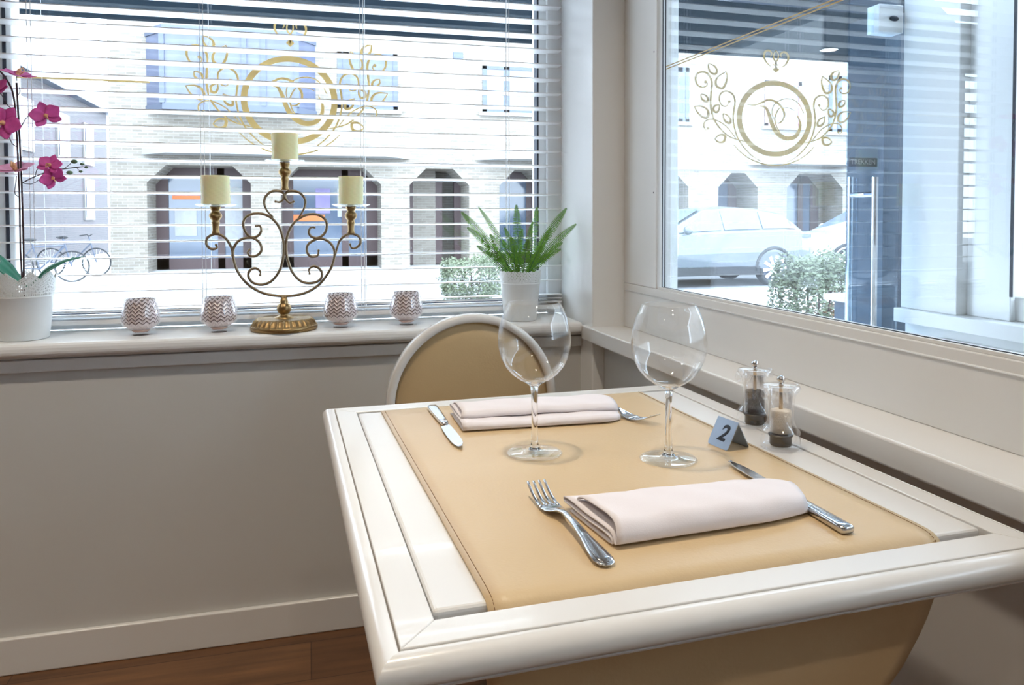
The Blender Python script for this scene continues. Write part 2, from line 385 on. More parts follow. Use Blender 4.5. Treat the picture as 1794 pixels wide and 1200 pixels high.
# ---------------------------------------------------------------- window 2 (side window to the entrance)
w2 = struct(empty('window_2', (.87, 1.0, .922)))
def w2loc(o): o.location = -w2.location; return o
bm = bmesh.new()
sbox(bm, .858, .90, 1.80, 1.998, .922, 2.1); sbox(bm, .858, .90, -.75, 1.80, 2.02, 2.1); sbox(bm, .858, .90, -.75, -.55, .922, 2.02)
w2loc(obj('window_frame', bm, M['trimw'], w2, bevel=.003))
bm = bmesh.new(); sbox(bm, .862, .868, -.55, 1.80, .922, .928); sbox(bm, .866, .90, -.55, 1.80, .918, .925)
w2loc(obj('glazing_bead', bm, M['trimw'], w2, bevel=.001))
bm = bmesh.new(); sbox(bm, .8695, .8715, 1.790, 1.792, .925, 2.02); sbox(bm, .8725, .8745, 1.781, 1.783, .925, 2.02); sbox(bm, .869, .871, -.55, 1.79, .9275, .929)
w2loc(obj('gasket', bm, M['gasket'], w2))
bm = bmesh.new(); sbox(bm, .875, .881, -.56, 1.80, .915, 2.03)
w2loc(obj('pane', bm, M['pane'], w2))
bm = bmesh.new()
for z0 in (1.4855, 1.4790): sbox(bm, .8738, .8746, -.55, 1.78, z0, z0+.0022)
w2loc(obj('gold_stripe', bm, M['gold'], w2))
bm = bmesh.new(); cpts = [(1108, 0), ]
for y, z in ((1.815, 1.53), (1.815, 1.17)): sphere(bm, (sx(.8578, y), y, z), .0022, 8, 6, (.4, 1, 1))
w2loc(obj('screw', bm, M['gasket'], w2))

# ================================================================ ENTRANCE LOBBY
YF = 2.30; XD = 1.83; XR = 2.05
struct(boxes('floor_lobby', [(.9, 3.6, -1.2, 2.6, -.1, 0)], M['pave']))
struct(boxes('ceiling_lobby', [(.93, 2.2, -1.2, 2.36, 2.55, 2.65)], M['ceil']))
struct(boxes('wall_passage', [(3.5, 3.6, -2.2, 2.36, 0, 2.6)], M['wall']))
struct(boxes('wall_lobby_end', [(.9, 2.2, -1.3, -1.2, 0, 2.55)], M['trimw']))
w3 = struct(empty('window_3', (1.5, YF, .3)))
def w3loc(o): o.location = -w3.location; return o
w3loc(boxes('window_frame', [(.93, 1.166, 2.27, 2.36, 0, 2.55), (1.166, XD, 2.27, 2.36, 0, .3), (1.166, 2.05, 2.27, 2.36, 2.25, 2.55)], M['frame'], w3, bevel=.003))
w3loc(boxes('pane', [(1.16, XD, 2.298, 2.304, .29, 2.26)], M['pane'], w3))
c1 = at(1357.5, 208, 1, 2.296)
w3loc(logo('logo', c1.x, c1.z, .1455, .129, 2.2965, w3))
d1 = struct(empty('door_1', (XD, YF, 0)))
def dloc(o): o.location = -d1.location; return o
M['doorglass'] = pane('door_glass', (.72, .82, .9), 1, 1.6)
dloc(boxes('pane', [(XD+.003, 2.045, 2.294, 2.306, .01, 2.24)], M['doorglass'], d1))
bm = bmesh.new()
pi, po = at(1533, 330, 1, 2.245), at(1489, 330, 1, 2.36)
for p, y in ((pi, 2.245), (po, 2.36)):
    zt = at(1533 if y < 2.3 else 1489, 310, 1, y).z
    tube(bm, [(p.x, y, .35), (p.x, y, zt)], .011, 14)
hz = at(1533, 340, 1, 2.245).z
for z in (hz, .5): tube(bm, [(pi.x, 2.245, z), (pi.x-.002, 2.29, z), (po.x, 2.36, z)], .009, 10)
dloc(obj('door_handle', bm, M['chrome'], d1, smooth=False))
p0, p1 = at(1535, 8, 1, 2.285), at(1577, 60, 1, 2.285)
dloc(boxes('patch_fitting', [(p0.x, p1.x, 2.27, 2.33, p1.z, p0.z)], M['frame'], d1, bevel=.003))
bm = bmesh.new(); sphere(bm, ((p0.x+p1.x)/2+.01, 2.268, (p0.z+p1.z)/2), .014, 14, 10, (1.4, .3, .7)); dloc(obj('lock', bm, M['gasket'], d1, smooth=True))
def text_mesh(name, s, size, mat, parent, mw, extrude=.0004, shear=0., bold=0.):
    cu = bpy.data.curves.new(name, 'FONT'); cu.body = s; cu.size = size; cu.extrude = extrude; cu.align_x = 'CENTER'; cu.align_y = 'CENTER'; cu.shear = shear; cu.offset = bold
    tmp = bpy.data.objects.new(name+'_src', cu); COL.objects.link(tmp)
    dg = bpy.context.evaluated_depsgraph_get(); me = bpy.data.meshes.new_from_object(tmp.evaluated_get(dg))
    bpy.data.objects.remove(tmp); bpy.data.curves.remove(cu)
    me.name = name; me.materials.clear(); me.materials.append(mat)
    me.transform(mw); o = bpy.data.objects.new(name, me); COL.objects.link(o); o.parent = parent; return o
s0, s1 = at(1488, 276, 1, 2.29), at(1537, 292, 1, 2.29)
st = empty('door_sticker', ((s0.x+s1.x)/2, 2.292, (s0.z+s1.z)/2))
tag(st, 'small dark pull sticker with pale capitals on the glass entrance door', 'sticker')
boxes('backing', [(-(s1.x-s0.x)/2, (s1.x-s0.x)/2, -.0006, .0006, -(s0.z-s1.z)/2, (s0.z-s1.z)/2)], M['pier'], st)
text_mesh('lettering', 'TREKKEN', .024, M['whitep'], st, Matrix.Translation((0, -.0012, 0)) @ Matrix.Rotation(PI/2, 4, 'X'))
# the lobby's far side: half wall with ledge, column and window frame
struct(boxes('wall_lobby', [(2.05, 2.2, -1.2, 2.26, 0, .735), (2.05, 2.2, -1.2, 2.26, 2.1, 2.55)], M['trimw']))
struct(boxes('trim_6', [(2.0, 2.2, -1.2, 2.262, .737, .785)], M['trimw'], bevel=.003))
struct(boxes('trim_7', [(2.03, 2.2, 2.02, 2.262, .785, 2.1), (2.09, 2.2, -1.2, 2.02, .785, .86)], M['trimw'], bevel=.003))
struct(boxes('trim_8', [(2.035, 2.05, 1.0, 1.05, .05, .7), (2.035, 2.05, -1.2, 2.1, .66, .70), (2.035, 2.05, 1.98, 2.1, .05, .7)], M['trimw'], bevel=.002))
w4 = struct(empty('window_4', (2.12, .8, .86)))
o = boxes('window_frame', [(2.07, 2.2, 1.86, 2.02, .785, 2.1), (2.07, 2.2, -1.2, 1.86, 1.98, 2.1)], M['frame'], w4, bevel=.003); o.location = -w4.location
o = boxes('pane', [(2.15, 2.156, -1.2, 1.86, .86, 1.98)], M['pane'], w4); o.location = -w4.location
o = boxes('gasket', [(2.068, 2.072, 1.853, 1.862, .86, 1.98)], M['gasket'], w4); o.location = -w4.location

# ================================================================ BLIND
BY = 2.238
bl = empty('venetian_blind', (0, BY, ZS)); tag(bl, 'white slatted blind drawn down across the street window behind the candelabra', 'blind')
def blloc(o): o.location = (-bl.location.x, -bl.location.y, -bl.location.z); return o
bm = bmesh.new(); SX0, SX1 = -.965, .750
zs = [.8712+.0435*k for k in range(26)] + [.8610, .8500]
for z in zs:
    n = 5; up, dn = [], []
    for k in range(n):
        u = k/(n-1)-.5; y = BY+u*.05; zz = z-.0015-u*.0030+.0018*(1-4*u*u)
        up.append((y, zz+.0012)); dn.append((y, zz-.0012))
    prism(bm, up+dn[::-1], 0, SX0, SX1)
blloc(obj('slats', bm, M['slat'], bl))
blloc(boxes('bottom_rail', [(SX0, SX1, BY-.023, BY+.023, .8275, .8405)], M['slat'], bl, bevel=.003))
blloc(boxes('head_rail', [(SX0, SX1, BY-.032, BY+.03, 2.04, 2.10)], M['slat'], bl, bevel=.003))
for cpx in (57, 357, 636, 890):
    bm = bmesh.new(); x = at(cpx, 380, 1, BY-.027).x
    for dx, y in ((-.005, BY-.0265), (.004, BY-.0265), (0.012, BY+.027)): tube(bm, [(x+dx, y, .835), (x+dx, y, 2.06)], .0009, 5)
    for z in zs[:26]: tube(bm, [(x-.005, BY-.0265, z-.004), (x+.0, BY, z-.006), (x+.012, BY+.027, z-.004)], .0006, 4)
    blloc(obj('ladder_cord', bm, M['cord'], bl))

# ================================================================ SILL OBJECTS
def perforated_pot(name_root, loc, r_top, r_bot, h, lace_h, scal, nsc, ncell, label, cat):
    root = empty(name_root, loc); tag(root, label, cat)
    zl = h-lace_h
    def rad(z): return r_bot+(r_top-r_bot)*z/h
    bm = bmesh.new(); t = .0018
    lathe(bm, [(0, 0), (r_bot-.004, 0), (r_bot, .003), (rad(zl*.5), zl*.5), (rad(zl), zl), (rad(zl)+.0012, zl+.0015), (rad(zl)+.0012, zl+.004), (rad(zl+.005), zl+.005),
               (rad(zl+.005)-t, zl+.005), (rad(zl*.5)-t, zl*.5), (r_bot-t, .004), (0, .004)], 64)
    pot = obj('pot', bm, M['potw'], root, smooth=True)
    # lace band: a lattice with real holes and a scalloped rim
    bm = bmesh.new(); nu = ncell; rows = 7; V = []
    for j in range(rows+1):
        ring = []
        for i in range(nu):
            a = 2*PI*i/nu; ph = (i/nu*nsc) % 1; s = abs(2*ph-1)
            top = lace_h-.005-scal*s
            z = zl+.005+top*j/rows
            ring.append(bm.verts.new((rad(z)*math.cos(a), rad(z)*math.sin(a), z)))
        V.append(ring)
    holes = []
    for j in range(rows):
        for i in range(nu):
            f = bm.faces.new((V[j][i], V[j][(i+1) % nu], V[j+1][(i+1) % nu], V[j+1][i])); holes.append(f)
    sel = [f for k, f in enumerate(holes) if not (k//nu in (0,) )]
    bmesh.ops.poke(bm, faces=[f for k, f in enumerate(sel) if (k % nu+k//nu) % 2 == 0])
    bm.faces.ensure_lookup_table()
    fs = [f for f in bm.faces if len(f.verts) == 4 and f.calc_center_median().z > zl+.005]
    tri = [f for f in bm.faces if len(f.verts) == 3]
    r1 = bmesh.ops.inset_individual(bm, faces=fs, thickness=.0016*(r_top/.06), depth=0)
    bmesh.ops.delete(bm, geom=fs, context='FACES')
    bmesh.ops.inset_individual(bm, faces=tri, thickness=.0010*(r_top/.06), depth=0)
    bmesh.ops.delete(bm, geom=tri, context='FACES')
    lace = obj('lace_rim', bm, M['potw'], pot)
    so = lace.modifiers.new('s', 'SOLIDIFY'); so.thickness = .0012; so.offset = 0
    bm = bmesh.new(); lathe(bm, [(0, zl-.012), (rad(zl-.012)-.003, zl-.013)], 40)
    obj('soil', bm, M['soil'], root)
    return root

# --- orchid
OY = 2.135
opc = at(49, 590, 2, ZS); orch = perforated_pot('potted_orchid', (opc.x, OY+.005, ZS), .0735, .056, .168, .064, .020, 9, 90,
    'magenta orchid in a white lace-rimmed pot at the left end of the sill', 'plant')
def ol(px, py, dy=0.):
    p = at(px, py, 1, OY+dy); return p-orch.location
def leaf_strip(bm, path, widths, fold=.15, sub=5, up=Vector((0, 0, 1)), side=None):
    c = crom(path, sub); N = len(c); prev = None
    for i, p in enumerate(c):
        t = i/(N-1)*(len(widths)-1); k = min(int(t), len(widths)-2); w = widths[k]+(widths[k+1]-widths[k])*(t-k)
        d = (c[min(i+1, N-1)]-c[max(i-1, 0)]).normalized()
        s = side.normalized() if side else d.cross(up).normalized()
        nn = s.cross(d).normalized()
        row = [bm.verts.new(p+s*w*q+nn*(abs(q)*w*fold)) for q in (-1, -.5, 0, .5, 1)]
        if prev:
            for k2 in range(4): bm.faces.new((prev[k2], prev[k2+1], row[k2+1], row[k2]))
        prev = row
def solid(o, t, off=0):
    m = o.modifiers.new('s', 'SOLIDIFY'); m.thickness = t; m.offset = off; return o
bm = bmesh.new()
tube(bm, crom([ol(41, 520), ol(36, 440, .004), ol(34, 340), ol(29, 230), ol(24, 170), ol(12, 140), ol(-8, 118), ol(-30, 108)], 6), .0022, 8); obj('stem', bm, M['stem'], orch, smooth=True); bm = bmesh.new()
tube(bm, crom([ol(42, 520, .004), ol(41, 420), ol(37, 300, .003), ol(32, 200), ol(29, 145)], 6), .0024, 8)
stems = obj('stem', bm, M['stem'], orch, smooth=True)
for pts, r in (([ol(37, 222), ol(48, 205), ol(62, 201), ol(66, 202)], .0011), ([ol(40, 320), ol(60, 310), ol(92, 298), ol(110, 296), ol(128, 294), ol(146, 292)], .0013),
               ([ol(112, 296), ol(122, 288), ol(128, 282)], .0008), ([ol(62, 308), ol(66, 296), ol(82, 292)], .0009), ([ol(41, 321), ol(56, 322), ol(70, 314)], .0009), ([ol(135, 295), ol(141, 300)], .0007),
               ([ol(29, 195), ol(14, 185), ol(4, 168), ol(-4, 160)], .0011), ([ol(31, 258), ol(22, 252), ol(16, 240)], .0011), ([ol(30, 142), ol(29, 136), ol(30, 130)], .0011),
               ([ol(33, 345), ol(26, 338), ol(28, 318), ol(29, 308)], .0011), ([ol(31, 168), ol(35, 160), ol(33, 152)], .0009)):
    bm = bmesh.new(); tube(bm, crom(pts, 5), r, 6); obj('flower_stalk', bm, M['stem'], orch, smooth=True)
for bx_, by_, s in ((130, 283, .0065), (144, 287.5, .0042), (151, 293, .0038), (122, 302.5, .0062), (141.5, 300.5, .0038)):
    bm = bmesh.new(); c = ol(bx_, by_); sphere(bm, c, s, 12, 8, (1.25, .9, .85)); obj('bud', bm, M['bud'], orch, smooth=True)
def petal(bm, c, ax, nrm, L, Wd, cup=.15, curl=.2):
    ax = ax.normalized(); s = ax.cross(nrm).normalized(); nn = s.cross(ax).normalized(); rows = 9; prev = None
    for i in range(rows):
        t = i/(rows-1); w = Wd*(math.sin(PI*min(1, t*.93+.05))**.65)*(.55+.45*math.sin(PI*t*.9)); p = c+ax*L*t+nn*(curl*L*(t*t))
        row = [bm.verts.new(p+s*w*q+nn*cup*w*q*q) for q in (-1, -.5, 0, .5, 1)]
        if prev:
            for k in range(4): bm.faces.new((prev[k], prev[k+1], row[k+1], row[k]))
        prev = row
def flower(c, facing, spin, R, pale=False):
    q = Vector(facing).normalized().to_track_quat('Z', 'Y') @ Quaternion((0, 0, 1), spin)
    nrm = q @ Vector((0, 0, 1)); bm = bmesh.new()
    for a, L, w in ((90, 1., .36), (215, 1., .34), (325, 1., .34)):
        petal(bm, c-nrm*.001, q @ Vector((math.cos(a*PI/180), math.sin(a*PI/180), .1)), nrm, R*L, R*w, .1, .12)
    for a in (18, 162): petal(bm, c+nrm*.001, q @ Vector((math.cos(a*PI/180), math.sin(a*PI/180), .12)), nrm, R*1.02, R*.50, .15, .05)
    fl = solid(obj('flower', bm, M['petalp' if pale else 'petal'], orch, smooth=True), .0007)
    bm = bmesh.new()
    for a in (250, 290, 270): petal(bm, c+nrm*.003, q @ Vector((math.cos(a*PI/180)*.8, math.sin(a*PI/180)*.8, .9)), nrm, R*.42, R*.14, .4, .5)
    sphere(bm, c+nrm*.004, R*.13, 8, 6)
    tube(bm, crom([c+nrm*.004+q @ Vector((.0, -R*.1, 0)), c+nrm*R*.4+q @ Vector((0, -R*.4, 0)), c+nrm*R*.6+q @ Vector((0, -R*.2, 0))], 5), R*.03, 6)
    solid(obj('lip', bm, M['lip'], fl, smooth=True), .0006)
flower(ol(31, 133), (.25, -.25, 1), .3, .040)
flower(ol(-4, 160), (-.5, -.8, .6), .8, .036)
flower(ol(80, 203), (.3, -1, .15), .35, .036)
flower(ol(6, 216), (-.1, -1, .2), -.6, .046)
flower(ol(27, 298), (-.1, -.45, 1), .2, .043, True)
flower(ol(88, 290), (-.1, -1, .5), -.3, .030)
flower(ol(93, 312), (.2, -1, .0), .6, .030)
for path, w in (([ol(44, 500, .0), ol(60, 492, -.01), ol(80, 470, -.02), ol(110, 456, -.03), ol(147, 449, -.03)], [.010, .014, .015, .012, .002]),
                ([ol(50, 502, .03), ol(72, 480, .04), ol(100, 463, .05), ol(130, 450, .06)], [.008, .012, .012, .002]),
                ([ol(34, 500), ol(18, 485), ol(-4, 468), ol(-40, 445)], [.012, .016, .018, .003]), ([ol(40, 500, .03), ol(15, 470, .05), ol(-10, 440, .06)], [.01, .014, .002])):
    bm = bmesh.new(); leaf_strip(bm, path, w, .35, side=Vector((0.2, 1, .35))); solid(obj('leaf', bm, M['leafd'], orch, smooth=True), .0012)

# --- votive glasses
def votive(first=None):
    v = empty('votive_holder')
    bm = bmesh.new()
    lathe(bm, [(0, .007), (.0195, .007), (.0215, .010), (.034, .017), (.0455, .030), (.0478, .040), (.046, .055), (.0405, .078), (.037, .094),
               (.0352, .094), (.0387, .078), (.0442, .055), (.046, .041), (.0437, .032), (.0325, .0195), (.020, .0125), (0, .011)], 48)
    obj('glass_cup', bm, M['rose'], v, smooth=True)
    bm = bmesh.new(); lathe(bm, [(.012, .0145), (.032, .0200), (.0428, .033), (.0442, .041), (.0424, .055), (.0370, .078), (.0340, .0915)], 56)
    solid(obj('patterned_lining', bm, M['chev'], v, smooth=True), .0008)
    bm = bmesh.new(); lathe(bm, [(0, 0), (.019, 0), (.0205, .002), (.0195, .008), (.0215, .0108), (.018, .0125), (0, .0125)], 40)
    obj('foot', bm, M['rose'], v, smooth=True)
    bm = bmesh.new(); lathe(bm, [(0, .008), (.017, .008), (.022, .0125), (.019, .0135), (0, .0128)], 36); obj('peach_floor', bm, M['peach'], v, smooth=True)
    return v
vlab = ['silver chevron tealight glass standing next to the orchid pot, leftmost of the row', 'silver chevron tealight glass just left of the candelabra base',
        'silver chevron tealight glass just right of the candelabra base', 'silver chevron tealight glass behind the round chair back, rightmost of the row']
v0 = votive()
for i, (px, py) in enumerate(((247, 580), (384, 576.5), (597, 571), (712, 563.5))):
    p = at(px, py, 2, ZS); o = v0 if i == 0 else copy_tree(v0)
    o.location = (at(px, py, 1, 2.13).x, 2.13, ZS); o.rotation_euler = (0, 0, .3+i*.9)
    tag(o, vlab[i], 'candle holder', 'patterned tealight glasses on the window sill')

# --- candelabra
CYY = 2.128
cb = at(498, 573, 1, CYY); can = empty('candelabra', (cb.x, CYY, ZS)); tag(can, 'antique gold scrollwork candelabra with three arms on the window sill', 'candelabra')
def cl(x, y, dy=0.):
    """point of the candelabra's own plane, measured on the enlarged photograph"""
    return at(340+x/2.927, 230+y/2.927, 1, CYY+dy)-can.location
bm = bmesh.new(); nfl = 32; prof = [(.0, .0), (.083, .0), (.0865, .003), (.087, .009), (.0855, .013), (.0845, .0145), (.081, .020), (.078, .025), (.073, .0290), (.069, .0310), (.066, .0300), (.03, .031), (0, .032)]
rings = []
for r, z in prof:
    if r == 0: rings.append([bm.verts.new((0, 0, z))]); continue
    rg = []; fl_on = .014 < z < .0295 and r > .07
    for i in range(nfl*8):
        a = 2*PI*i/(nfl*8); k = 1-.035*abs(math.sin(a*nfl/2))**.7 if fl_on else 1
        rg.append(bm.verts.new((r*k*math.cos(a), r*k*math.sin(a), z-(.0022*abs(math.sin(a*nfl/2))**.7 if fl_on else 0))))
    rings.append(rg)
for A, B in zip(rings, rings[1:]):
    n = max(len(A), len(B))
    for i in range(n):
        j = (i+1) % n
        if len(A) == 1: bm.faces.new((A[0], B[j], B[i]))
        elif len(B) == 1: bm.faces.new((A[i], A[j], B[0]))
        else: bm.faces.new((A[i], A[j], B[j], B[i]))
obj('base', bm, M['brass'], can, smooth=True)
zb = cl(463, 845).z
bm = bmesh.new(); lathe(bm, [(.026, .030), (.025, .033), (.014, .037), (.010, .041), (.0155, .046), (.0185, .053), (.019, .059), (.0165, .066), (.010, .071), (.0115, .075), (.010, .078), (.0075, zb), (0, zb)], 32)
obj('stem', bm, M['brass'], can, smooth=True)
curves = [
 [(113, 584), (118, 596), (103, 604), (80, 600), (63, 577), (68, 548), (97, 529), (132, 530), (165, 553), (188, 590), (196, 620), (193, 642)],
 [(284, 607), (275, 622), (290, 640), (320, 638), (345, 612), (338, 575), (310, 551), (270, 547), (228, 563), (203, 600), (200, 640), (215, 700), (248, 755), (292, 797), (350, 828), (415, 842), (470, 845), (530, 839), (592, 819), (650, 777), (700, 705), (720, 640), (715, 598), (690, 566), (650, 550), (612, 560), (582, 585), (580, 620), (600, 643), (633, 638), (638, 612)],
 [(318, 486), (338, 486), (344, 512), (325, 538), (292, 543), (264, 517), (252, 475), (267, 440), (310, 422), (360, 426), (405, 452), (440, 500), (459, 570), (458, 640), (440, 710), (400, 765), (350, 786), (302, 776), (279, 745), (286, 714), (314, 702), (338, 717), (339, 737)],
 [(617, 493), (598, 494), (588, 518), (603, 541), (636, 546), (670, 522), (681, 480), (665, 445), (622, 426), (572, 431), (522, 460), (487, 510), (472, 575), (476, 640), (500, 715), (540, 763), (588, 779), (638, 767), (657, 735), (642, 704), (612, 692), (590, 708), (592, 730)],
 [(418, 361), (440, 363), (458, 347), (460, 322), (438, 307), (398, 309), (367, 335), (360, 370), (375, 408), (406, 441)],
 [(510, 361), (490, 367), (470, 347), (468, 322), (492, 307), (536, 313), (566, 343), (569, 378), (556, 412), (534, 446)],
 [(800, 580), (808, 598), (832, 597), (853, 572), (845, 541), (812, 526), (776, 534), (746, 563), (734, 598), (726, 634)]]
for k, c in enumerate(curves):
    bm = bmesh.new(); P = crom([cl(x, y) for x, y in c], 6); N = len(P)
    rr = [.0021+.0016*min(1, min(i, N-1-i)/14) for i in range(N)]; tube(bm, P, rr, 10)
    sphere(bm, P[0], .0036, 10, 8)
    if k in (1, 2, 3): sphere(bm, P[-1], .0036, 10, 8)
    obj('scroll', bm, M['brassd'], can, smooth=True)
M['dish'] = pane('clear_drip_glass', (.93, .96, .97), 1, 1.6)
clab = ['ivory pillar candle on the left arm of the candelabra', 'ivory pillar candle on the tall centre cup of the candelabra', 'ivory pillar candle on the right arm of the candelabra']
for k, (x, y0, y1, ct, cw) in enumerate(((111, 527, 385, 228, 137), (466, 303, 160, 12, 131), (805, 525, 385, 232, 126))):
    b = cl(x, y0); t = cl(x, y1); H = t.z-b.z; bm = bmesh.new()
    lathe(bm, [(0, 0), (.0095, 0), (.0105, H*.05), (.0085, H*.12), (.0088, H*.26), (.0098, H*.36), (.0112, H*.42), (.0088, H*.47), (.0115, H*.52), (.0158, H*.60), (.0168, H*.67), (.0150, H*.74), (.0105, H*.80), (.0105, H*.85), (.0135, H*.93), (.0140, H), (0, H)], 28, b.x, b.y, b.z)
    obj('candle_cup', bm, M['brass'], can, smooth=True)
    bm = bmesh.new(); lathe(bm, [(0, 0), (.040, 0), (.050, .004), (.052, .006), (.050, .006), (.040, .0018), (0, .0018)], 40, t.x, t.y, t.z)
    obj('drip_dish', bm, M['dish'], can, smooth=True)
    Hc = cl(x, ct).z-t.z-.002; R = cw/2.927/2/655*1.0
    bm = bmesh.new(); n = 56; rings = []; hz_ = [0, .002]+[.002+(Hc-.004)*q/16 for q in range(1, 17)]+[Hc]
    for i, z in enumerate(hz_):
        rings.append([bm.verts.new(((R*(.985 if i in (0, len(hz_)-1) else 1)+.0011*math.sin(3.1*a*2+z*190+k)*math.sin(z*240+a*5))*math.cos(a), (R*(.985 if i in (0, len(hz_)-1) else 1)+.0011*math.sin(3.1*a*2+z*190+k)*math.sin(z*240+a*5))*math.sin(a), z)) for a in [2*PI*q/n for q in range(n)]])
    for A, B in zip(rings, rings[1:]):
        for q in range(n): bm.faces.new((A[q], A[(q+1) % n], B[(q+1) % n], B[q]))
    bm.faces.new(rings[0][::-1])
    inner = [bm.verts.new((R*.8*math.cos(2*PI*q/n), R*.8*math.sin(2*PI*q/n), Hc-.003)) for q in range(n)]
    for q in range(n): bm.faces.new((rings[-1][q], rings[-1][(q+1) % n], inner[(q+1) % n], inner[q]))
    bm.faces.new(inner)
    cnd = obj('pillar_candle', bm, M['wax'], None, smooth=True, loc=can.location+t+Vector((0, 0, .0019)))
    tag(cnd, clab[k], 'candle', 'pillar candles on the candelabra')
    bm = bmesh.new(); tube(bm, [(0, 0, Hc-.004), (.0005, 0, Hc+.003), (.001, 0, Hc+.005)], .0006, 6); obj('wick', bm, M['black'], cnd)

# --- fern
fb = at(911.5, 565, 1, 2.135); fern = perforated_pot('potted_fern', (fb.x, 2.135, ZS), .0605, .047, .145, .040, .004, 22, 88,
    'green sword fern in a white lace-rimmed pot at the right end of the sill', 'plant')
def fl_(px, py, dy=0.): return at(px, py, 1, 2.135+dy)-fern.location
tips = [(808, 371, -.01, 1), (818, 398, -.04, 1), (838, 362, .03, .7), (884, 398, .0, .7), (904.5, 358, .0, 1), (941, 362, .01, 1), (933, 388, -.03, .8), (993, 364, .01, 1), (1010, 392, -.02, .9), (966, 398, .03, .8),
        (986, 424, .02, .8), (983, 436, -.05, .8), (858, 410, -.05, .9), (925, 420, -.06, .9), (900, 430, -.05, .8), (872, 440, -.03, .8), (950, 430, -.05, .9), (880, 420, .03, .8), (915, 400, .02, .9), (850, 440, .0, .8), (965, 445, -.02, .8), (835, 430, .02, .8), (960, 410, .0, .8), (895, 415, -.02, .9)]
for ti, (px, py, dy, ws) in enumerate(tips):
    tip = fl_(px, py, dy); r0 = Vector((random.uniform(-.018, .018), random.uniform(-.015, .015), .112)) + Vector(((tip.x)*.12, 0, 0))
    mid = r0.lerp(tip, .5)+Vector((0, 0, .012+.03*abs(tip.x)))
    P = crom([r0, r0.lerp(mid, .5)+Vector((-tip.x*.04, 0, .004)), mid, mid.lerp(tip, .55)+Vector((0, 0, .003)), tip], 10); N = len(P)
    bm = bmesh.new(); tube(bm, P, [.0010*(1-.7*i/N) for i in range(N)], 5)
    fr = obj('frond', bm, M['fernd'], fern, smooth=True)
    bm = bmesh.new(); L = sum((b-a).length for a, b in zip(P, P[1:])); cnt = int(L/.0042)
    view = Vector((random.uniform(-.4, .4), -1, random.uniform(-.2, .5))).normalized()
    for k in range(2, cnt):
        t = k/cnt; i = min(int(t*(N-1)), N-2); p = P[i].lerp(P[i+1], t*(N-1)-i); d = (P[i+1]-P[i]).normalized()
        s = d.cross(view).normalized(); w = .0155*ws*(math.sin(PI*min(1, .12+t*.86))**.7)
        for sg in (-1, 1):
            ax = (s*sg+d*.28+Vector((0, 0, random.uniform(-.1, .1)))).normalized(); nn = ax.cross(d).normalized()
            a = p; b = p+ax*w-Vector((0, 0, w*.12)); wd = .0015
            q = [a-d*wd*.5, a+ax*w*.3-d*wd, b-d*wd*.3, b+d*wd*.3, a+ax*w*.4+d*wd, a+d*wd*.5]
            vs = [bm.verts.new(v) for v in q]; bm.faces.new(vs)
    solid(obj('leaflets', bm, M['green'], fr), .0003)

# ================================================================ CHAIR BEHIND THE TABLE
ch = empty('dining_chair', (.385, 1.68, 0)); tag(ch, 'round-backed dining chair in tan leather with a cream frame behind the table', 'chair')
def chx(px, py): return at(px, py, 1, 1.74)
cc = chx(829, 700); R_o = (chx(972, 700).x-chx(676, 700).x)/2; ztop = chx(835, 549.5).z; czc = ztop-R_o*1.03
cxx = (chx(972, 700).x+chx(676, 700).x)/2-.385
def ovring(bm, ro, ri, rz, y0, y1, n=64, cx0=0, cz0=0, rnd=.004):
    R = []
    for k in range(n):
        a = 2*PI*k/n; c, s = math.cos(a), math.sin(a)
        R.append([bm.verts.new((cx0+c*r, y, cz0+s*r*rz)) for r, y in ((ro, y0+rnd), (ro-rnd, y0), (ri+rnd, y0), (ri, y0+rnd), (ri, y1-rnd), (ri+rnd, y1), (ro-rnd, y1), (ro, y1-rnd))])
    for k in range(n):
        A, B = R[k], R[(k+1) % n]
        for q in range(8): bm.faces.new((A[q], A[(q+1) % 8], B[(q+1) % 8], B[q]))
bm = bmesh.new(); ovring(bm, R_o, R_o-.019, 1.03, .045, .078, cx0=cxx, cz0=czc)
obj('back_frame', bm, M['tablew'], ch, smooth=True)
bm = bmesh.new(); n = 64; rings = []
for q, y in ((0, .050), (.5, .051), (.8, .053), (.95, .056), (1, .062), (1, .072), (0, .074)):
    r = (R_o-.018)*q
    rings.append([bm.verts.new((cxx, y, czc))] if q == 0 else [bm.verts.new((cxx+r*math.cos(2*PI*k/n), y, czc+1.03*r*math.sin(2*PI*k/n))) for k in range(n)])
for A, B in zip(rings, rings[1:]):
    for i in range(n):
        j = (i+1) % n
        if len(A) == 1: bm.faces.new((A[0], B[j], B[i]))
        elif len(B) == 1: bm.faces.new((A[i], A[j], B[0]))
        else: bm.faces.new((A[i], A[j], B[j], B[i]))
obj('back_pad', bm, M['chairl'], ch, smooth=True)
bm = bmesh.new(); prism(bm, [(cxx-.20, -.36), (cxx+.20, -.36), (cxx+.215, -.30), (cxx+.19, .05), (cxx-.19, .05), (cxx-.215, -.30)], 2, .42, .475)
obj('seat', bm, M['chairl'], ch, bevel=.015)
bm = bmesh.new(); prism(bm, [(cxx-.205, -.365), (cxx+.205, -.365), (cxx+.22, -.30), (cxx+.195, .055), (cxx-.195, .055), (cxx-.22, -.30)], 2, .37, .418)
obj('seat_frame', bm, M['tablew'], ch, bevel=.006)
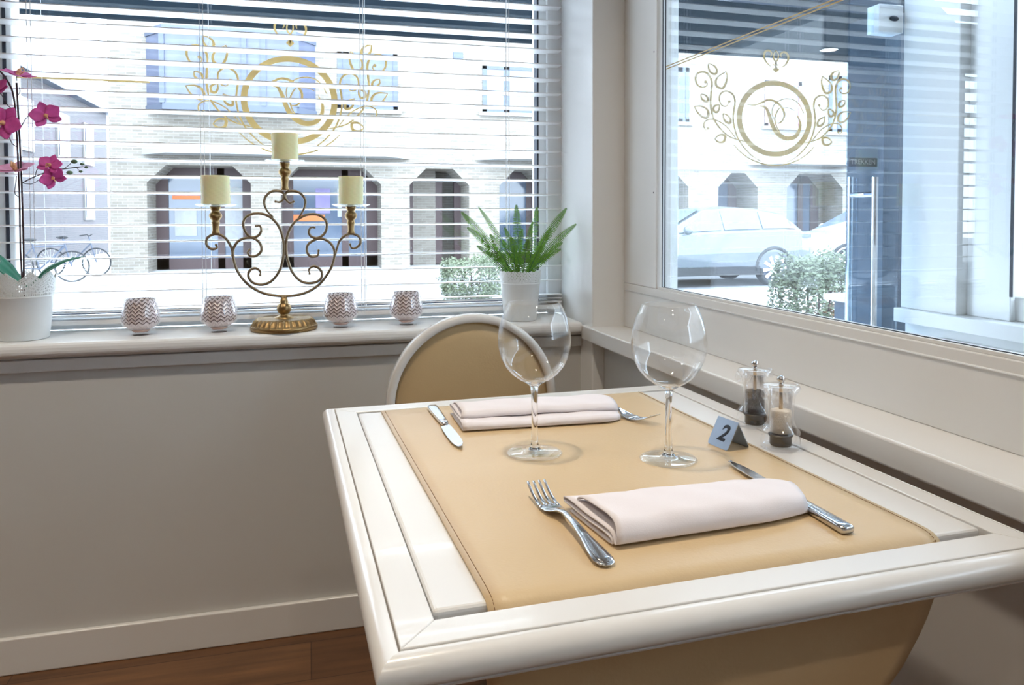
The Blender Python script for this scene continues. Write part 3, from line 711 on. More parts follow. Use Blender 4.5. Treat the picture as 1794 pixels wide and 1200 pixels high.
for s in (-1, 1):
    bm = bmesh.new(); tube(bm, [(cxx+s*.18, -.32, .37), (cxx+s*.18, -.325, .2), (cxx+s*.18, -.33, 0)], [.02, .016, .011], 12); obj('leg', bm, M['tablew'], ch, smooth=True)
    bm = bmesh.new(); tube(bm, crom([(cxx+s*R_o*.72, .06, czc-R_o*.66), (cxx+s*.165, .05, .47), (cxx+s*.165, .045, .37), (cxx+s*.17, .07, .15), (cxx+s*.175, .11, .0)], 4), .015, 12); obj('leg', bm, M['tablew'], ch, smooth=True)

# ================================================================ TABLE
TZ = .77
TR = .029
TC = Vector((.390, .995, 0))          # middle of the table top
tab = empty('dining_table', (TC.x, TC.y, 0), TR); tag(tab, 'cream lacquered square dining table with a moulded edge under a tan runner', 'table')
HX, HY = .335, .392                    # to the groove
FX0, FX1, FY = .035, .030, .037       # width of the inner frame strips
BN = .020                              # bullnose beyond the groove
def prof_bar(bm, prof, along, a, b, mit_a, mit_b, side):
    """bar with a 2D profile (outward offset, z) running along an axis, mitred at both ends"""
    A, B = [], []
    for u, z in prof:
        if along == 'x':
            A.append(bm.verts.new((a-u*mit_a, side*(HY)+side*u, z))); B.append(bm.verts.new((b+u*mit_b, side*(HY)+side*u, z)))
        else:
            A.append(bm.verts.new((side*(HX)+side*u, a-u*mit_a, z))); B.append(bm.verts.new((side*(HX)+side*u, b+u*mit_b, z)))
    n = len(prof); bm.faces.new(A); bm.faces.new(B[::-1])
    for i in range(n): bm.faces.new((A[i], B[i], B[(i+1) % n], A[(i+1) % n]))
bull = [(0, TZ-.0015), (.0008, TZ-.0003), (.002, TZ)]+[(.005+(BN-.005)*math.sin(t*PI/2/12), TZ-.015+.015*math.cos(t*PI/2/12)) for t in range(13)]+[(BN-.0006, TZ-.018), (BN-.003, TZ-.0215), (BN-.0065, TZ-.0237), (BN-.0068, TZ-.0243), (BN-.0060, TZ-.0250), (BN-.0068, TZ-.0268), (BN-.010, TZ-.0278), (0, TZ-.0278)]
bullr = [(u*.45, z) for u, z in bull]
for al, a, b, sd, pf in (('x', -HX, HX, -1, bull), ('x', -HX, HX, 1, bull), ('y', -HY, HY, -1, bull), ('y', -HY, HY, 1, bullr)):
    bm = bmesh.new()
    if al == 'x':
        A, B = [], []
        for u, z in pf:
            A.append(bm.verts.new((a-u, sd*(HY+u), z))); B.append(bm.verts.new((b+u*.45, sd*(HY+u), z)))
        n = len(pf); bm.faces.new(A); bm.faces.new(B[::-1])
        for i in range(n): bm.faces.new((A[i], B[i], B[(i+1) % n], A[(i+1) % n]))
    else:
        prof_bar(bm, pf, al, a, b, 1 if sd < 0 else 1/.45, 1 if sd < 0 else 1/.45, sd)
    obj('edge_moulding', bm, M['tablew'], tab, auto=True)
def strip(name, poly, z0, z1, bev):
    bm = bmesh.new(); prism(bm, poly, 2, z0, z1); return obj(name, bm, M['tablew'], tab, bevel=bev)
g = .0012
ix0, ix1, iy0, iy1 = -HX+FX0, HX-FX1, -HY+FY, HY-FY+.004
ox0, ox1, oy0, oy1 = -HX+g, HX-g, -HY+g, HY-g
strip('frame_rail', [(ox0, oy0), (ox1, oy0), (ix1, iy0), (ix0, iy0)], TZ-.026, TZ+.0006, .0012)
strip('frame_rail', [(ox0, oy1), (ix0, iy1), (ix1, iy1), (ox1, oy1)], TZ-.026, TZ+.0006, .0012)
strip('frame_stile', [(ox0, oy0), (ix0, iy0), (ix0, iy1), (ox0, oy1)], TZ-.026, TZ+.0006, .0012)
strip('frame_stile', [(ox1, oy0), (ox1, oy1), (ix1, iy1), (ix1, iy0)], TZ-.026, TZ+.0006, .0012)
# inset panel: the front edge stops short so the runner slips down through the slot
PZ = TZ+.0002
strip('centre_panel', [(ix0+.0014, iy0+.014), (ix1-.0014, iy0+.014), (ix1-.0014, iy1-.007), (ix0+.0014, iy1-.007)], TZ-.028, PZ, .0045)
strip('under_board', [(-HX+.02, -HY+.05), (HX-.02, -HY+.05), (HX-.02, HY-.05), (-HX+.02, HY-.05)], TZ-.052, TZ-.03, .001)
bm = bmesh.new(); lathe(bm, [(0, .012), (.035, .012), (.045, .03), (.04, .10), (.035, .5), (.045, .66), (.07, .70), (.09, .718), (0, .718)], 36); obj('pedestal', bm, M['tablew'], tab, smooth=True)
bm = bmesh.new()
for a in range(4):
    d = Vector((math.cos(a*PI/2+PI/4), math.sin(a*PI/2+PI/4), 0)); tube(bm, crom([d*.02+Vector((0, 0, .06)), d*.15+Vector((0, 0, .045)), d*.29+Vector((0, 0, .018))], 4), [.03-.0015*i for i in range(9)], 10)
obj('foot', bm, M['tablew'], tab, smooth=True)

# ---------------------------------------------------------------- runner: thick leather that drops through the slots front and back
run = empty('table_runner', (TC.x, TC.y, TZ), TR); tag(run, 'tan leather table runner with stitched edges laid over the table and tucked through its ends', 'table runner')
RX0, RX1 = -.255, .239
TH = .0022
yf = iy0+.005; zt = TH*.5+.0013
path = []
yb = iy1-.004
path += [(yb+.0025, -.15), (yb+.0025, -.09), (yb+.0025, -.03), (yb+.002, -.010), (yb-.002, -.003), (yb-.012, zt)]
for k in range(1, 14): path.append((yb-.012+(yf+.050-(yb-.012))*k/14, zt))
path += [(yf+.050, zt), (yf+.034, zt-.0001), (yf+.022, zt-.0005), (yf+.013, zt-.0018), (yf+.006, zt-.0055), (yf+.002, zt-.012), (yf, zt-.022), (yf, -.04), (yf, -.06), (yf+.001, -.08), (yf+.002, -.10), (yf+.003, -.13), (yf+.004, -.16), (yf+.004, -.19), (yf+.004, -.22)]
def rx_at(i, u):
    y, z = path[i]; x = RX0+(RX1-RX0)*u-.012*y
    return x
bm = bmesh.new(); cols = 24; G = []
for i, (y, z) in enumerate(path):
    row = []
    for k in range(cols+1):
        u = k/cols; x = rx_at(i, u)
        if z < -.02 and y < 0:      # the hanging end narrows to a round tongue
            q = min(1, (-z-.02)/.21); half = math.sqrt(max(0, 1-q**1.7)); xr = RX1-(RX1-RX0)*.5*(1-half)*1.0; xl = RX0+(RX1-RX0)*.45*(1-half)*q
            x = xl+(xr-xl)*u
        row.append(bm.verts.new((x, y, z)))
    G.append(row)
for A, B in zip(G, G[1:]):
    for k in range(cols): bm.faces.new((A[k], A[k+1], B[k+1], B[k]))
lea = solid(obj('leather', bm, M['leather'], run, smooth=True), TH, 0)
for x in (RX0+.006, RX1-.006):
    # short dashes along the edge, over the roll at the front
    bm = bmesh.new(); P = [Vector((x-.012*yy, yy, zz)) for yy, zz in path[5:-9]]
    for a, b in zip(P, P[1:]):
        seg = (b-a).length; k = 0
        while k < max(1, int(seg/.0028)):
            nseg = max(1, int(seg/.0028)); p0_, p1_ = a.lerp(b, k/nseg), a.lerp(b, (k+.62)/nseg); t_ = (b-a).normalized(); nn_ = t_.cross(Vector((1, 0, 0))).normalized()*-(TH*.5+.0004); nn_ = nn_ if nn_.z > 0 or nn_.y < 0 else -nn_
            tube(bm, [p0_+nn_, p1_+nn_], .0004, 4); k += 1
    obj('stitching', bm, M['stitch'], run)
SURF = TZ+.0013+TH            # top of the leather

# ================================================================ TABLEWARE
def wineglass():
    r = empty('wine_glass')
    bm = bmesh.new()
    t = .0009
    outer = [(.0048, .0985), (.011, .1010), (.021, .1055), (.032, .1135), (.0415, .1245), (.048, .138), (.0515, .153), (.0518, .165), (.0500, .180), (.0455, .196), (.0405, .2075), (.0365, .2145)]
    inner = [(rr-t, z+.0002) for rr, z in outer[::-1]]; inner = [q for q in inner if q[0] > .015]
    inner += [(.012, .1045), (.006, .1030), (0, .1028)]
    lathe(bm, outer+[(.0363, .2151), (.0357, .2148)]+inner, 72)
    obj('bowl', bm, M['bowl'], r, smooth=True)
    bm = bmesh.new()
    lathe(bm, [(0, .0055), (.009, .0058), (.0066, .010), (.0052, .016), (.0044, .035), (.0042, .060), (.0046, .085), (.0056, .0945), (.009, .0990), (.0135, .1014), (.0105, .1022), (0, .1024)], 56)
    obj('stem', bm, M['glass'], r, smooth=True)
    bm = bmesh.new(); lathe(bm, [(0, 0), (.037, 0), (.0395, .0008), (.0400, .0018), (.036, .0030), (.022, .0042), (.0115, .0058), (.008, .0085), (0, .0085)], 56)
    obj('foot', bm, M['footg'], r, smooth=True)
    return r
g0 = wineglass()
for i, (px, py, lab) in enumerate(((936.5, 794, 'empty balloon wine glass beside the far napkin, left of the pair'), (1171, 804.5, 'empty balloon wine glass nearer the number sign, right of the pair'))):
    o = g0 if i == 0 else copy_tree(g0); p = at(px, py, 2, SURF); o.location = (p.x, p.y, SURF); tag(o, lab, 'wine glass', 'wine glasses on the table runner')

# ---- cutlery: swept flat sections, local +Y towards the working end
def sweep_flat(bm, secs, n=10, e=.8):
    """secs: (y, z, half width, half thickness, bulge)"""
    rings = []
    for y, z, w, t in secs: rings.append([bm.verts.new((w*math.copysign(abs(math.cos(a))**e, math.cos(a)), y, z+t*math.copysign(abs(math.sin(a))**(e+.1), math.sin(a)))) for a in [2*PI*k/n for k in range(n)]])
    for A, B in zip(rings, rings[1:]):
        for k in range(n): bm.faces.new((A[k], A[(k+1) % n], B[(k+1) % n], B[k]))
    bm.faces.new(rings[0][::-1]); bm.faces.new(rings[-1])
def fork():
    r = empty('fork'); bm = bmesh.new()
    sweep_flat(bm, [(0, .0022, .0035, .001), (.003, .0025, .0085, .0016), (.012, .0032, .0110, .0018), (.030, .0048, .0095, .0019), (.055, .0078, .0060, .0020), (.085, .0112, .0040, .0022), (.110, .0120, .0034, .0024), (.124, .0098, .0045, .0020), (.134, .0062, .0095, .0014), (.142, .0042, .0120, .0011), (.152, .0030, .0128, .0010), (.160, .0028, .0128, .0010)], 16)
    hd = obj('handle', bm, M['steel'], r, smooth=True)
    bm = bmesh.new()
    sweep_flat(bm, [(.004, .0042, .0055, .0006), (.012, .0050, .0075, .0006), (.030, .0066, .0064, .0006), (.055, .0096, .0034, .0006), (.075, .0118, .0020, .0006)], 12)
    obj('inlay', bm, M['steel'], hd, smooth=True)
    for k in range(4):
        x = -.0105+.0070*k; bm = bmesh.new(); P = []
        for q in range(9):
            t = q/8; P.append((.157+.046*t, .0028+.0006*t+.0135*t*t, .0023*(1-.35*t), .0010*(1-.3*t)))
        rings = []
        for y, z, w, t in P: rings.append([bm.verts.new((x*(1+.02*y)+w*math.cos(a), y, z+t*math.sin(a))) for a in [2*PI*j/8 for j in range(8)]])
        for A, B in zip(rings, rings[1:]):
            for j in range(8): bm.faces.new((A[j], A[(j+1) % 8], B[(j+1) % 8], B[j]))
        bm.faces.new(rings[-1]); bm.faces.new(rings[0][::-1]); obj('tine', bm, M['steel'], r, smooth=True)
    return r
def knife():
    r = empty('table_knife'); bm = bmesh.new()
    sweep_flat(bm, [(0, .0045, .0060, .0034), (.002, .0045, .0082, .0044), (.010, .0045, .0086, .0045), (.050, .0045, .0078, .0043), (.090, .0045, .0064, .0040), (.104, .0045, .0058, .0038), (.108, .0045, .0064, .0044), (.112, .0045, .0050, .0034), (.118, .0045, .0044, .0020)], 20, .45)
    obj('handle', bm, M['steel'], r, smooth=True)
    bm = bmesh.new(); secs = [(.116, .0042, .004), (.124, .0060, .0085), (.150, .0070, .0098), (.180, .0072, .0102), (.205, .0068, .0098), (.222, .0048, .0080), (.234, .0010, .0052), (.238, -.0022, -.0010)]
    A = []
    for y, xa, xb in secs: A.append([bm.verts.new((-xa if xa > 0 else -xa, y, .0052)), bm.verts.new((xb, y, .0036)), bm.verts.new((xb, y, .0032)), bm.verts.new((-xa, y, .0036))])
    for P, Q in zip(A, A[1:]):
        for k in range(4): bm.faces.new((P[k], P[(k+1) % 4], Q[(k+1) % 4], Q[k]))
    bm.faces.new(A[0]); bm.faces.new(A[-1][::-1]); obj('blade', bm, M['steel'], r, bevel=.0003)
    return r
def place(o, a, b, z=SURF, tilt=0.):
    """a = pixel of the handle end, b = pixel of the working end, both taken on the runner"""
    A, B = at(*a, 2, z+.002), at(*b, 2, z+.006); d = B-A
    o.location = (A.x, A.y, z+.0006); o.rotation_euler = (tilt, 0, math.atan2(-d.x, d.y)); return d.length
nf = fork(); place(nf, (1066, 992), (968, 888)); tag(nf, 'steel dinner fork leaning against the near napkin, tines up', 'fork', 'forks')
nf.rotation_euler = (0, 0, math.atan2(-(at(950, 862, 2, SURF+.01).x-at(1062, 990, 2, SURF).x), at(950, 862, 2, SURF+.01).y-at(1062, 990, 2, SURF).y))
nk = knife(); place(nk, (1487, 934), (1284, 810)); tag(nk, 'steel table knife half under the right end of the near napkin', 'knife', 'knives')
fk = copy_tree(nk); place(fk, (757, 716), (816, 789)); tag(fk, 'steel table knife left of the far napkin', 'knife', 'knives')
ff = copy_tree(nf); p = at(1148, 733, 2, SURF+.012); q = at(1072, 716, 2, SURF+.008); dv = (p-q).normalized(); ff.location = (p.x-dv.x*.203, p.y-dv.y*.203, SURF+.0006); ff.rotation_euler = (0, 0, math.atan2(-dv.x, dv.y)); tag(ff, 'steel dinner fork poking out from under the right end of the far napkin', 'fork', 'forks')

# ---- napkins: one folded sheet, swept along its length
def napkin(name, corners, prof, endround, hscale=1.):
    """corners: near-left, near-right, far-right, far-left on the runner; prof: (v 0 near..1 far, z) path of the folded sheet"""
    nl, nr_, fr, fl2 = corners; org = nl.copy(); o_ = []
    P = crom([(v, z, 0) for v, z in prof], 5); bm = bmesh.new(); cols = 30; G = []
    for k in range(cols+1):
        u = k/cols; row = []
        e = max(0, (u-(1-endround))/endround)
        for i, p in enumerate(P):
            s = i/(len(P)-1); uu = u
            v, z = p.x, p.y
            vv = .5+(v-.5)*(1-.22*e**2.2); sag = 1-.30*e**2.6
            zz = z*sag+.0009*math.sin(u*9+s*5)*(z > .006)+.0006*math.sin(u*23+v*9)*(z > .006)
            sh = .012*(z/.02)*(s-.5)*(1-u)          # layers slip a little at the open end
            b = nl.lerp(nr_, uu); t = fl2.lerp(fr, uu); q = b.lerp(t, vv)+(nr_-nl).normalized()*sh
            row.append(bm.verts.new((q.x-org.x, q.y-org.y, zz*hscale+.0016)))
        G.append(row)
    for A, B in zip(G, G[1:]):
        for i in range(len(P)-1): bm.faces.new((A[i], A[i+1], B[i+1], B[i]))
    o = obj(name, bm, M['cloth'], None, smooth=True, loc=(org.x, org.y, SURF))
    solid(o, .0016); return o
A_ = lambda x, y, z=.0: at(x, y, 2, SURF+z)
near_prof = [(.86, .0012), (.5, .0008), (.08, .0010), (.02, .0040), (.10, .0072), (.5, .0066), (.93, .0062), (.99, .0092), (.93, .0122), (.5, .0126), (.15, .0122), (.06, .0110), (.02, .0075), (-.01, .0035), (-.035, .0045), (-.03, .0130), (.03, .0215), (.14, .0250), (.4, .0255), (.62, .0240), (.76, .0205), (.80, .0165)]
n1 = napkin('napkin', (A_(1075, 960), A_(1419, 908), A_(1368, 852), A_(988, 890)), near_prof, .30); tag(n1, 'folded pale pink cloth napkin on the near side, between fork and knife', 'napkin', 'folded napkins')
far_prof = [(.9, .0010), (.5, .0008), (.06, .0010), (.0, .0050), (.02, .0105), (.10, .0125), (.5, .0120), (.9, .0118), (.97, .0145), (.9, .0170), (.6, .0172), (.32, .0165), (.26, .0150), (.24, .0190), (.27, .0240), (.34, .0265), (.6, .0262), (.85, .0235), (.97, .0170), (1., .0100)]
n2 = napkin('napkin', (A_(812, 758), A_(1089, 741), A_(1068, 707), A_(788, 724)), far_prof, .12, .9); tag(n2, 'folded pale pink cloth napkin on the far side behind the left wine glass', 'napkin', 'folded napkins')

# ---- number sign
sa, sb_, sc_ = at(1240, 776.5, 2, SURF), at(1275, 791, 2, SURF), at(1317, 785, 2, SURF)
sd_ = sa+(sc_-sb_); e1 = (sb_-sa); e2 = (sc_-sb_)
e1 = Vector((e1.x, e1.y, 0)); e2 = Vector((e2.x, e2.y, 0))
W_ = .050; e1n = e1.normalized(); e2n = Vector((-e1n.y, e1n.x, 0)); e2n = e2n if e2n.dot(e2) > 0 else -e2n
dp = .040; hh = .038
sg = empty('table_number', (sa.x, sa.y, SURF)); tag(sg, 'small folded steel tent sign with a black number, left of the pepper mill', 'sign')
E1 = at(1275, 791, 2, SURF)-sa; E1 = Vector((E1.x, E1.y, 0)); ln = E1.length; E1.normalize(); E2 = Vector((-E1.y, E1.x, 0)); E2 = E2 if E2.dot(e2) > 0 else -E2
def sheet(bm, pts, th):
    n = (pts[1]-pts[0]).cross(pts[2]-pts[0]).normalized()*th
    A = [bm.verts.new(p) for p in pts]; B = [bm.verts.new(p+n) for p in pts]; bm.faces.new(A); bm.faces.new(B[::-1]); k = len(pts)
    for i in range(k): bm.faces.new((A[i], B[i], B[(i+1) % k], A[(i+1) % k]))
SW = max(ln, .044)
bm = bmesh.new(); cr = .004
def plate(bm, base, top):
    up = (top-base); L = up.length; up.normalize()
    def P(u, v): return base+E1*u+up*v
    pts = [P(cr, 0), P(SW-cr, 0), P(SW-cr*.3, cr*.3), P(SW, cr), P(SW, L), P(0, L), P(0, cr), P(cr*.3, cr*.3)]
    sheet(bm, pts, .0011)
ridge = E2*dp*.5+Vector((0, 0, hh))
plate(bm, Vector((0, 0, .0003)), ridge); plate(bm, E2*dp+Vector((0, 0, .0003)), ridge)
tube(bm, [ridge, ridge+E1*SW], .0009, 8)
obj('plate', bm, M['brush'], sg)
upv = (ridge).normalized(); nrm = E1.cross(upv).normalized()
if nrm.z < 0: nrm = -nrm
ctr = ridge*.50+E1*SW*.52+nrm*.0012
mw = Matrix((E1, upv, E1.cross(upv))).transposed().to_4x4(); mw.translation = ctr
if E1.cross(upv).dot(nrm) < 0: mw = Matrix((-E1, upv, (-E1).cross(upv))).transposed().to_4x4(); mw.translation = ctr
text_mesh('number', '2', .034, M['black'], sg, mw, .0003, .25, .0008)

# ---- mills
def mill(kind):
    r = empty(kind+'_mill'); bm = bmesh.new()
    o_ = [(0, 0), (.0275, 0), (.029, .002), (.0285, .010), (.0262, .019), (.0275, .0225), (.0262, .026), (.0215, .031), (.0192, .040), (.0185, .055), (.0190, .068), (.0205, .076), (.0225, .081), (.0268, .0855), (.0278, .088), (.0262, .0905), (.020, .092), (0, .0925)]
    lathe(bm, o_, 48); body = obj('body', bm, M['acryl'], r, smooth=True)
    bm = bmesh.new(); lathe(bm, [(.0165, .020), (.0165, .082), (.0155, .084), (.0155, .020)], 40, closed=True); obj('inner_wall', bm, M['acryl'], body, smooth=True)
    # two small lugs on the rim
    for s in (-1, 1):
        bm = bmesh.new(); tube(bm, crom([(s*.024, 0, .086), (s*.030, 0, .0855), (s*.0325, 0, .080), (s*.031, 0, .075)], 4), [.0055]*6+[.005]*4+[.003]*3, 12)
        obj('lug', bm, M['acryl'], r, smooth=True)
    bm = bmesh.new(); sphere(bm, (0, 0, .0995), .0058, 20, 14); lathe(bm, [(0, .0915), (.0035, .0915), (.0028, .095), (0, .096)], 16); obj('knob', bm, M['chrome'], r, smooth=True)
    bm = bmesh.new(); lathe(bm, [(0, .022), (.0028, .022), (.0028, .0915), (0, .0915)], 14); obj('spindle', bm, M['woodst'], r, smooth=True)
    zt_ = .054 if kind == 'salt' else .056
    bm = bmesh.new(); pr_ = [(0, .0225), (.0152, .0225), (.0152, zt_), (.012, zt_+.001), (.006, zt_+.0025), (0, zt_+.0015)]; lathe(bm, pr_, 40); obj(kind, bm, M['salt' if kind == 'salt' else 'pepper'], r, smooth=True)
    bm = bmesh.new(); lathe(bm, [(0, .003), (.0145, .003), (.0155, .005), (.0155, .016), (.0175, .0175), (.0175, .0195), (0, .0195)], 36)
    obj('grinder', bm, M['blackpl'], r, smooth=True)
    return r
ml = mill('salt'); p = at(1367.5, 783, 2, TZ+.001); ml.location = (p.x, p.y, TZ+.0012); ml.rotation_euler = (0, 0, .2); tag(ml, 'clear acrylic salt mill with white salt, the nearer of the two mills', 'mill')
mp_ = mill('pepper'); p = at(1322, 745, 2, TZ+.001); mp_.location = (p.x, p.y, TZ+.0012); mp_.rotation_euler = (0, 0, .1); tag(mp_, 'clear acrylic pepper mill with dark peppercorns, behind the salt mill', 'mill')

# ================================================================ CEILING LAMPS (behind and above the camera)
for i, (x, y, wh) in enumerate(LAMPS):
    dl = empty('ceiling_spotlight', (x, y, 2.55)); tag(dl, 'white-rimmed recessed ceiling spotlight '+wh, 'lamp', 'recessed ceiling spotlights')
    bm = bmesh.new(); lathe(bm, [(.045, 0), (.058, 0), (.06, -.003), (.056, -.006), (.045, -.005)], 32, closed=True); obj('rim', bm, M['trimw'], dl, smooth=True)
    L = bpy.data.lights.new('bulb', 'AREA'); L.shape = 'DISK'; L.size = .085; L.energy = LAMP_E*(1 if y > 0 else .75); L.color = (1, .87, .70); L.spread = math.radians(115)
    lo = bpy.data.objects.new('bulb', L); COL.objects.link(lo); lo.parent = dl; lo.location = (0, 0, -.004)

# ================================================================ THE STREET
GZ = -.37
struct(boxes('ground_street', [(-40, 60, 13.4, 18.3, GZ-.1, GZ)], M['asph']))
struct(boxes('ground_pavement', [(-40, 60, 2.36, 13.4, GZ-.1, GZ+.05), (-40, 60, 18.3, 60, GZ-.1, GZ+.06)], M['pave']))
cz_ = 1.853
cn = empty('canopy', (0, 2.9, cz_)); tag(cn, 'dark charcoal canopy over the shop front, outside above both windows', 'canopy')
o = boxes('canopy_panel', [(.93, 4.5, 2.372, 3.2, cz_+.02, cz_+.10), (-3.5, 4.5, 3.16, 3.2, cz_, cz_+.25)], M['canopy'], cn); o.location = -cn.location
p = at(1452, 87, 2, cz_+.018)
bm = bmesh.new(); lathe(bm, [(0, -.004), (.028, -.004), (.034, 0), (0, .0)], 24)
sp = empty('canopy_spotlight', (p.x, min(p.y, 3.1), cz_+.019)); tag(sp, 'small lit round downlight in the dark canopy outside the entrance', 'lamp')
me_, n_, l_ = nt('lit_lamp'); b_ = n_['Principled BSDF']; b_.inputs['Emission Color'].default_value = (1, .62, .30, 1); b_.inputs['Emission Strength'].default_value = 3
obj('lens', bm, me_, sp)
bm = bmesh.new(); lathe(bm, [(.034, 0), (.040, 0), (.040, -.003), (.034, -.004)], 24, closed=True); obj('rim', bm, M['chrome'], sp)

pq = at(1484, 300, 1, 2.62)
tag(boxes('facade_pier', [(pq.x, pq.x+.75, 2.42, 2.62, GZ+.05, cz_+.018)], M['pier']), 'blue-black clad pier standing outside behind the glass door', 'pier')

# --- building opposite
FYY = 21.
def fx(px): return at(px, 380, 1, FYY).x
def fz(px, py): return at(px, py, 1, FYY).z
bo = empty('shop_building', (8, FYY, GZ)); tag(bo, 'pale brick shop building with chamfered arcade openings across the street', 'building')
def bl_(o): o.location = -bo.location; return o
ops = [(fx(258), fx(440), 'door'), (fx(492), fx(668), 'shop'), (fx(718), fx(822), 'brick'), (fx(875), fx(960), 'glass'), (fx(1120), fx(1206), 'glass'), (fx(1258), fx(1327), 'glass'), (fx(1378), fx(1476), 'glass2'), (fx(1540), fx(1640), 'glass')]
TOPZ = 2.42; X0, X1 = fx(193), 24
bm = bmesh.new(); xs = X0
for a, b, _ in ops:
    box(bm, xs, a, FYY, FYY+1.2, GZ, TOPZ); xs = b
    c = .45
    for u, v in ((a, 1), (b, -1)): prism(bm, [(u, TOPZ-c), (u, TOPZ), (u+v*c, TOPZ)], 1, FYY, FYY+1.2)
box(bm, xs, X1, FYY, FYY+1.2, GZ, TOPZ); box(bm, X0, X1, FYY, FYY+2.5, TOPZ, 9.5)
bl_(obj('wall', bm, M['brick'], bo))
bl_(boxes('recess_wall', [(X0, X1, FYY+2.3, FYY+2.5, GZ, TOPZ)], M['brickd'], bo))
for a, b, k in ops:
    y = FYY+1.21
    if k == 'brick':
        bl_(boxes('shop_front', [(a, a+.25, y, y+.1, GZ+.1, TOPZ-.3), (b-.75, b-.55, y, y+.1, GZ+.1, TOPZ-.3), (b-.2, b, y, y+.1, GZ+.1, TOPZ-.3)], M['brownf'], bo)); bl_(boxes('brick_infill', [(a+.25, b-.75, y, y+.12, GZ, TOPZ)], M['brickd'], bo)); continue
    fr = bl_(boxes('shop_front', [(a, b, y, y+.08, TOPZ-.25, TOPZ), (a, a+.3, y, y+.08, GZ, TOPZ), (b-.3, b, y, y+.08, GZ, TOPZ), (a, b, y, y+.08, GZ, GZ+.35)]+([(a+(b-a)*.62, a+(b-a)*.62+.18, y, y+.08, GZ, TOPZ)] if b-a > 2 else []), M['brownf'], bo))
    boxes('glazing', [(a+.01, b-.01, y+.05, y+.07, GZ+.3, TOPZ-.2)], M['glz'], fr)
    if k == 'door': (boxes('poster', [(a+.45, a+1.0, y+.02, y+.045, .6, 1.3)], M['whitep'], fr), boxes('sticker', [(a+.4, a+1.1, y+.01, y+.045, 1.58, 1.68)], M['orange'], fr), boxes('display_panel', [(fx(384), fx(424), y+.02, y+.045, .3, 1.9)], M['whitep'], fr))
    if k == 'shop': (boxes('poster', [(a+.9, a+1.3, y+.02, y+.045, 1.2, 1.9)], M['lilac'], fr), boxes('poster', [(a+1.5, a+2.0, y+.02, y+.045, 1.1, 1.9)], M['whitep'], fr), boxes('sticker', [(a+.3, a+1.15, y+.01, y+.045, .98, 1.16)], M['orange'], fr))
    if k == 'glass2': boxes('poster', [(a+.15, a+.5, y+.02, y+.045, .4, 1.3)], M['red'], fr)
# canopies over the openings
for a, b in ((250, 718), (832, 1010), (1310, 1484)):
    xa, xb = fx(a), fx(b); z = fz(500, 283)
    bm = bmesh.new(); prism(bm, [(xa-.0, FYY), (xb+.0, FYY), (xb-.7, FYY-.8), (xa+.7, FYY-.8)], 2, TOPZ+.25, TOPZ+.5); bl_(obj('ledge', bm, M['stone'], bo))
bl_(boxes('ledge', [(X0, X1, FYY-.06, FYY, TOPZ+.08, TOPZ+.16)], M['stone'], bo))
def window(a, b, z0, z1, mid=(), mat='curt', trim='brownf', out=.0):
    y = FYY-.03-out; f = bl_(boxes('window', [(a, b, y, y+.05, z1-.14, z1), (a, b, y, y+.05, z0, z0+.1), (a, a+.12, y, y+.05, z0, z1), (b-.12, b, y, y+.05, z0, z1)]+[(m-.08, m+.08, y, y+.05, z0, z1) for m in mid], M[trim], bo))
    boxes('pane', [(a, b, y+.02, y+.04, z0, z1)], M[mat], f); boxes('sill', [(a-.1, b+.1, y-.08, y+.06, z0-.1, z0)], M['stone'], f)
M['win2'] = pbr('upper_window_glass', (.075, .088, .135), .15, noise=.35, nscale=1.1, stretch=(2.5, 1, .4))
M['grframe'] = pbr('blue_grey_frame', (.07, .085, .12), .5)
a, b = fx(258), fx(557)
# bay window projecting from the facade
z0, z1 = fz(400, 190), fz(400, 72)
bay = bl_(obj('bay_window', (lambda bm: (prism(bm, [(a, FYY), (b, FYY), (b-.5, FYY-.7), (a+.5, FYY-.7)], 2, z1, z1+.18), prism(bm, [(a, FYY), (b, FYY), (b-.5, FYY-.7), (a+.5, FYY-.7)], 2, z0-.15, z0), [box(bm, x-.06, x+.06, FYY-.72, FYY-.6, z0, z1) for x in (a+.5, a+1.4, a+2.4, b-1.3, b-.5)], bm)[-1])(bmesh.new()), M['grframe'], bo))
bm = bmesh.new(); prism(bm, [(a+.03, FYY), (b-.03, FYY), (b-.5, FYY-.66), (a+.5, FYY-.66)], 2, z0, z1); obj('pane', bm, M['win2'], bay)
window(fx(593), fx(698), fz(640, 192), fz(640, 93), (fx(608),), 'win2', 'grframe')
window(fx(846), fx(960), fz(890, 198), fz(890, 114), (fx(888),), 'curt', 'grframe')
window(fx(1130), fx(1206), fz(1190, 214), fz(1190, 118), (fx(1190),), 'win2', 'grframe')
window(fx(1338), fx(1402), fz(1370, 222), fz(1370, 142), (), 'curt', 'pink')
window(fx(1450), fx(1530), fz(1480, 232), fz(1480, 134), (fx(1468),), 'curt', 'grframe')
bl_(boxes('vent', [(fx(795), fx(812), FYY-.05, FYY, fz(800, 103), fz(800, 92))], M['grframe'], bo))
sgn = boxes('shop_sign', [(fx(1452), fx(1486), FYY-1.0, FYY-.9, fz(1460, 310), fz(1460, 290))], M['yellow']); tag(sgn, 'small yellow sign hanging over the rightmost arcade opening', 'sign')
bl_(boxes('sign_bracket', [(fx(1468), fx(1468)+.05, FYY-.92, FYY+.02, fz(1460, 289), fz(1460, 289)+.05)], M['grframe'], bo))

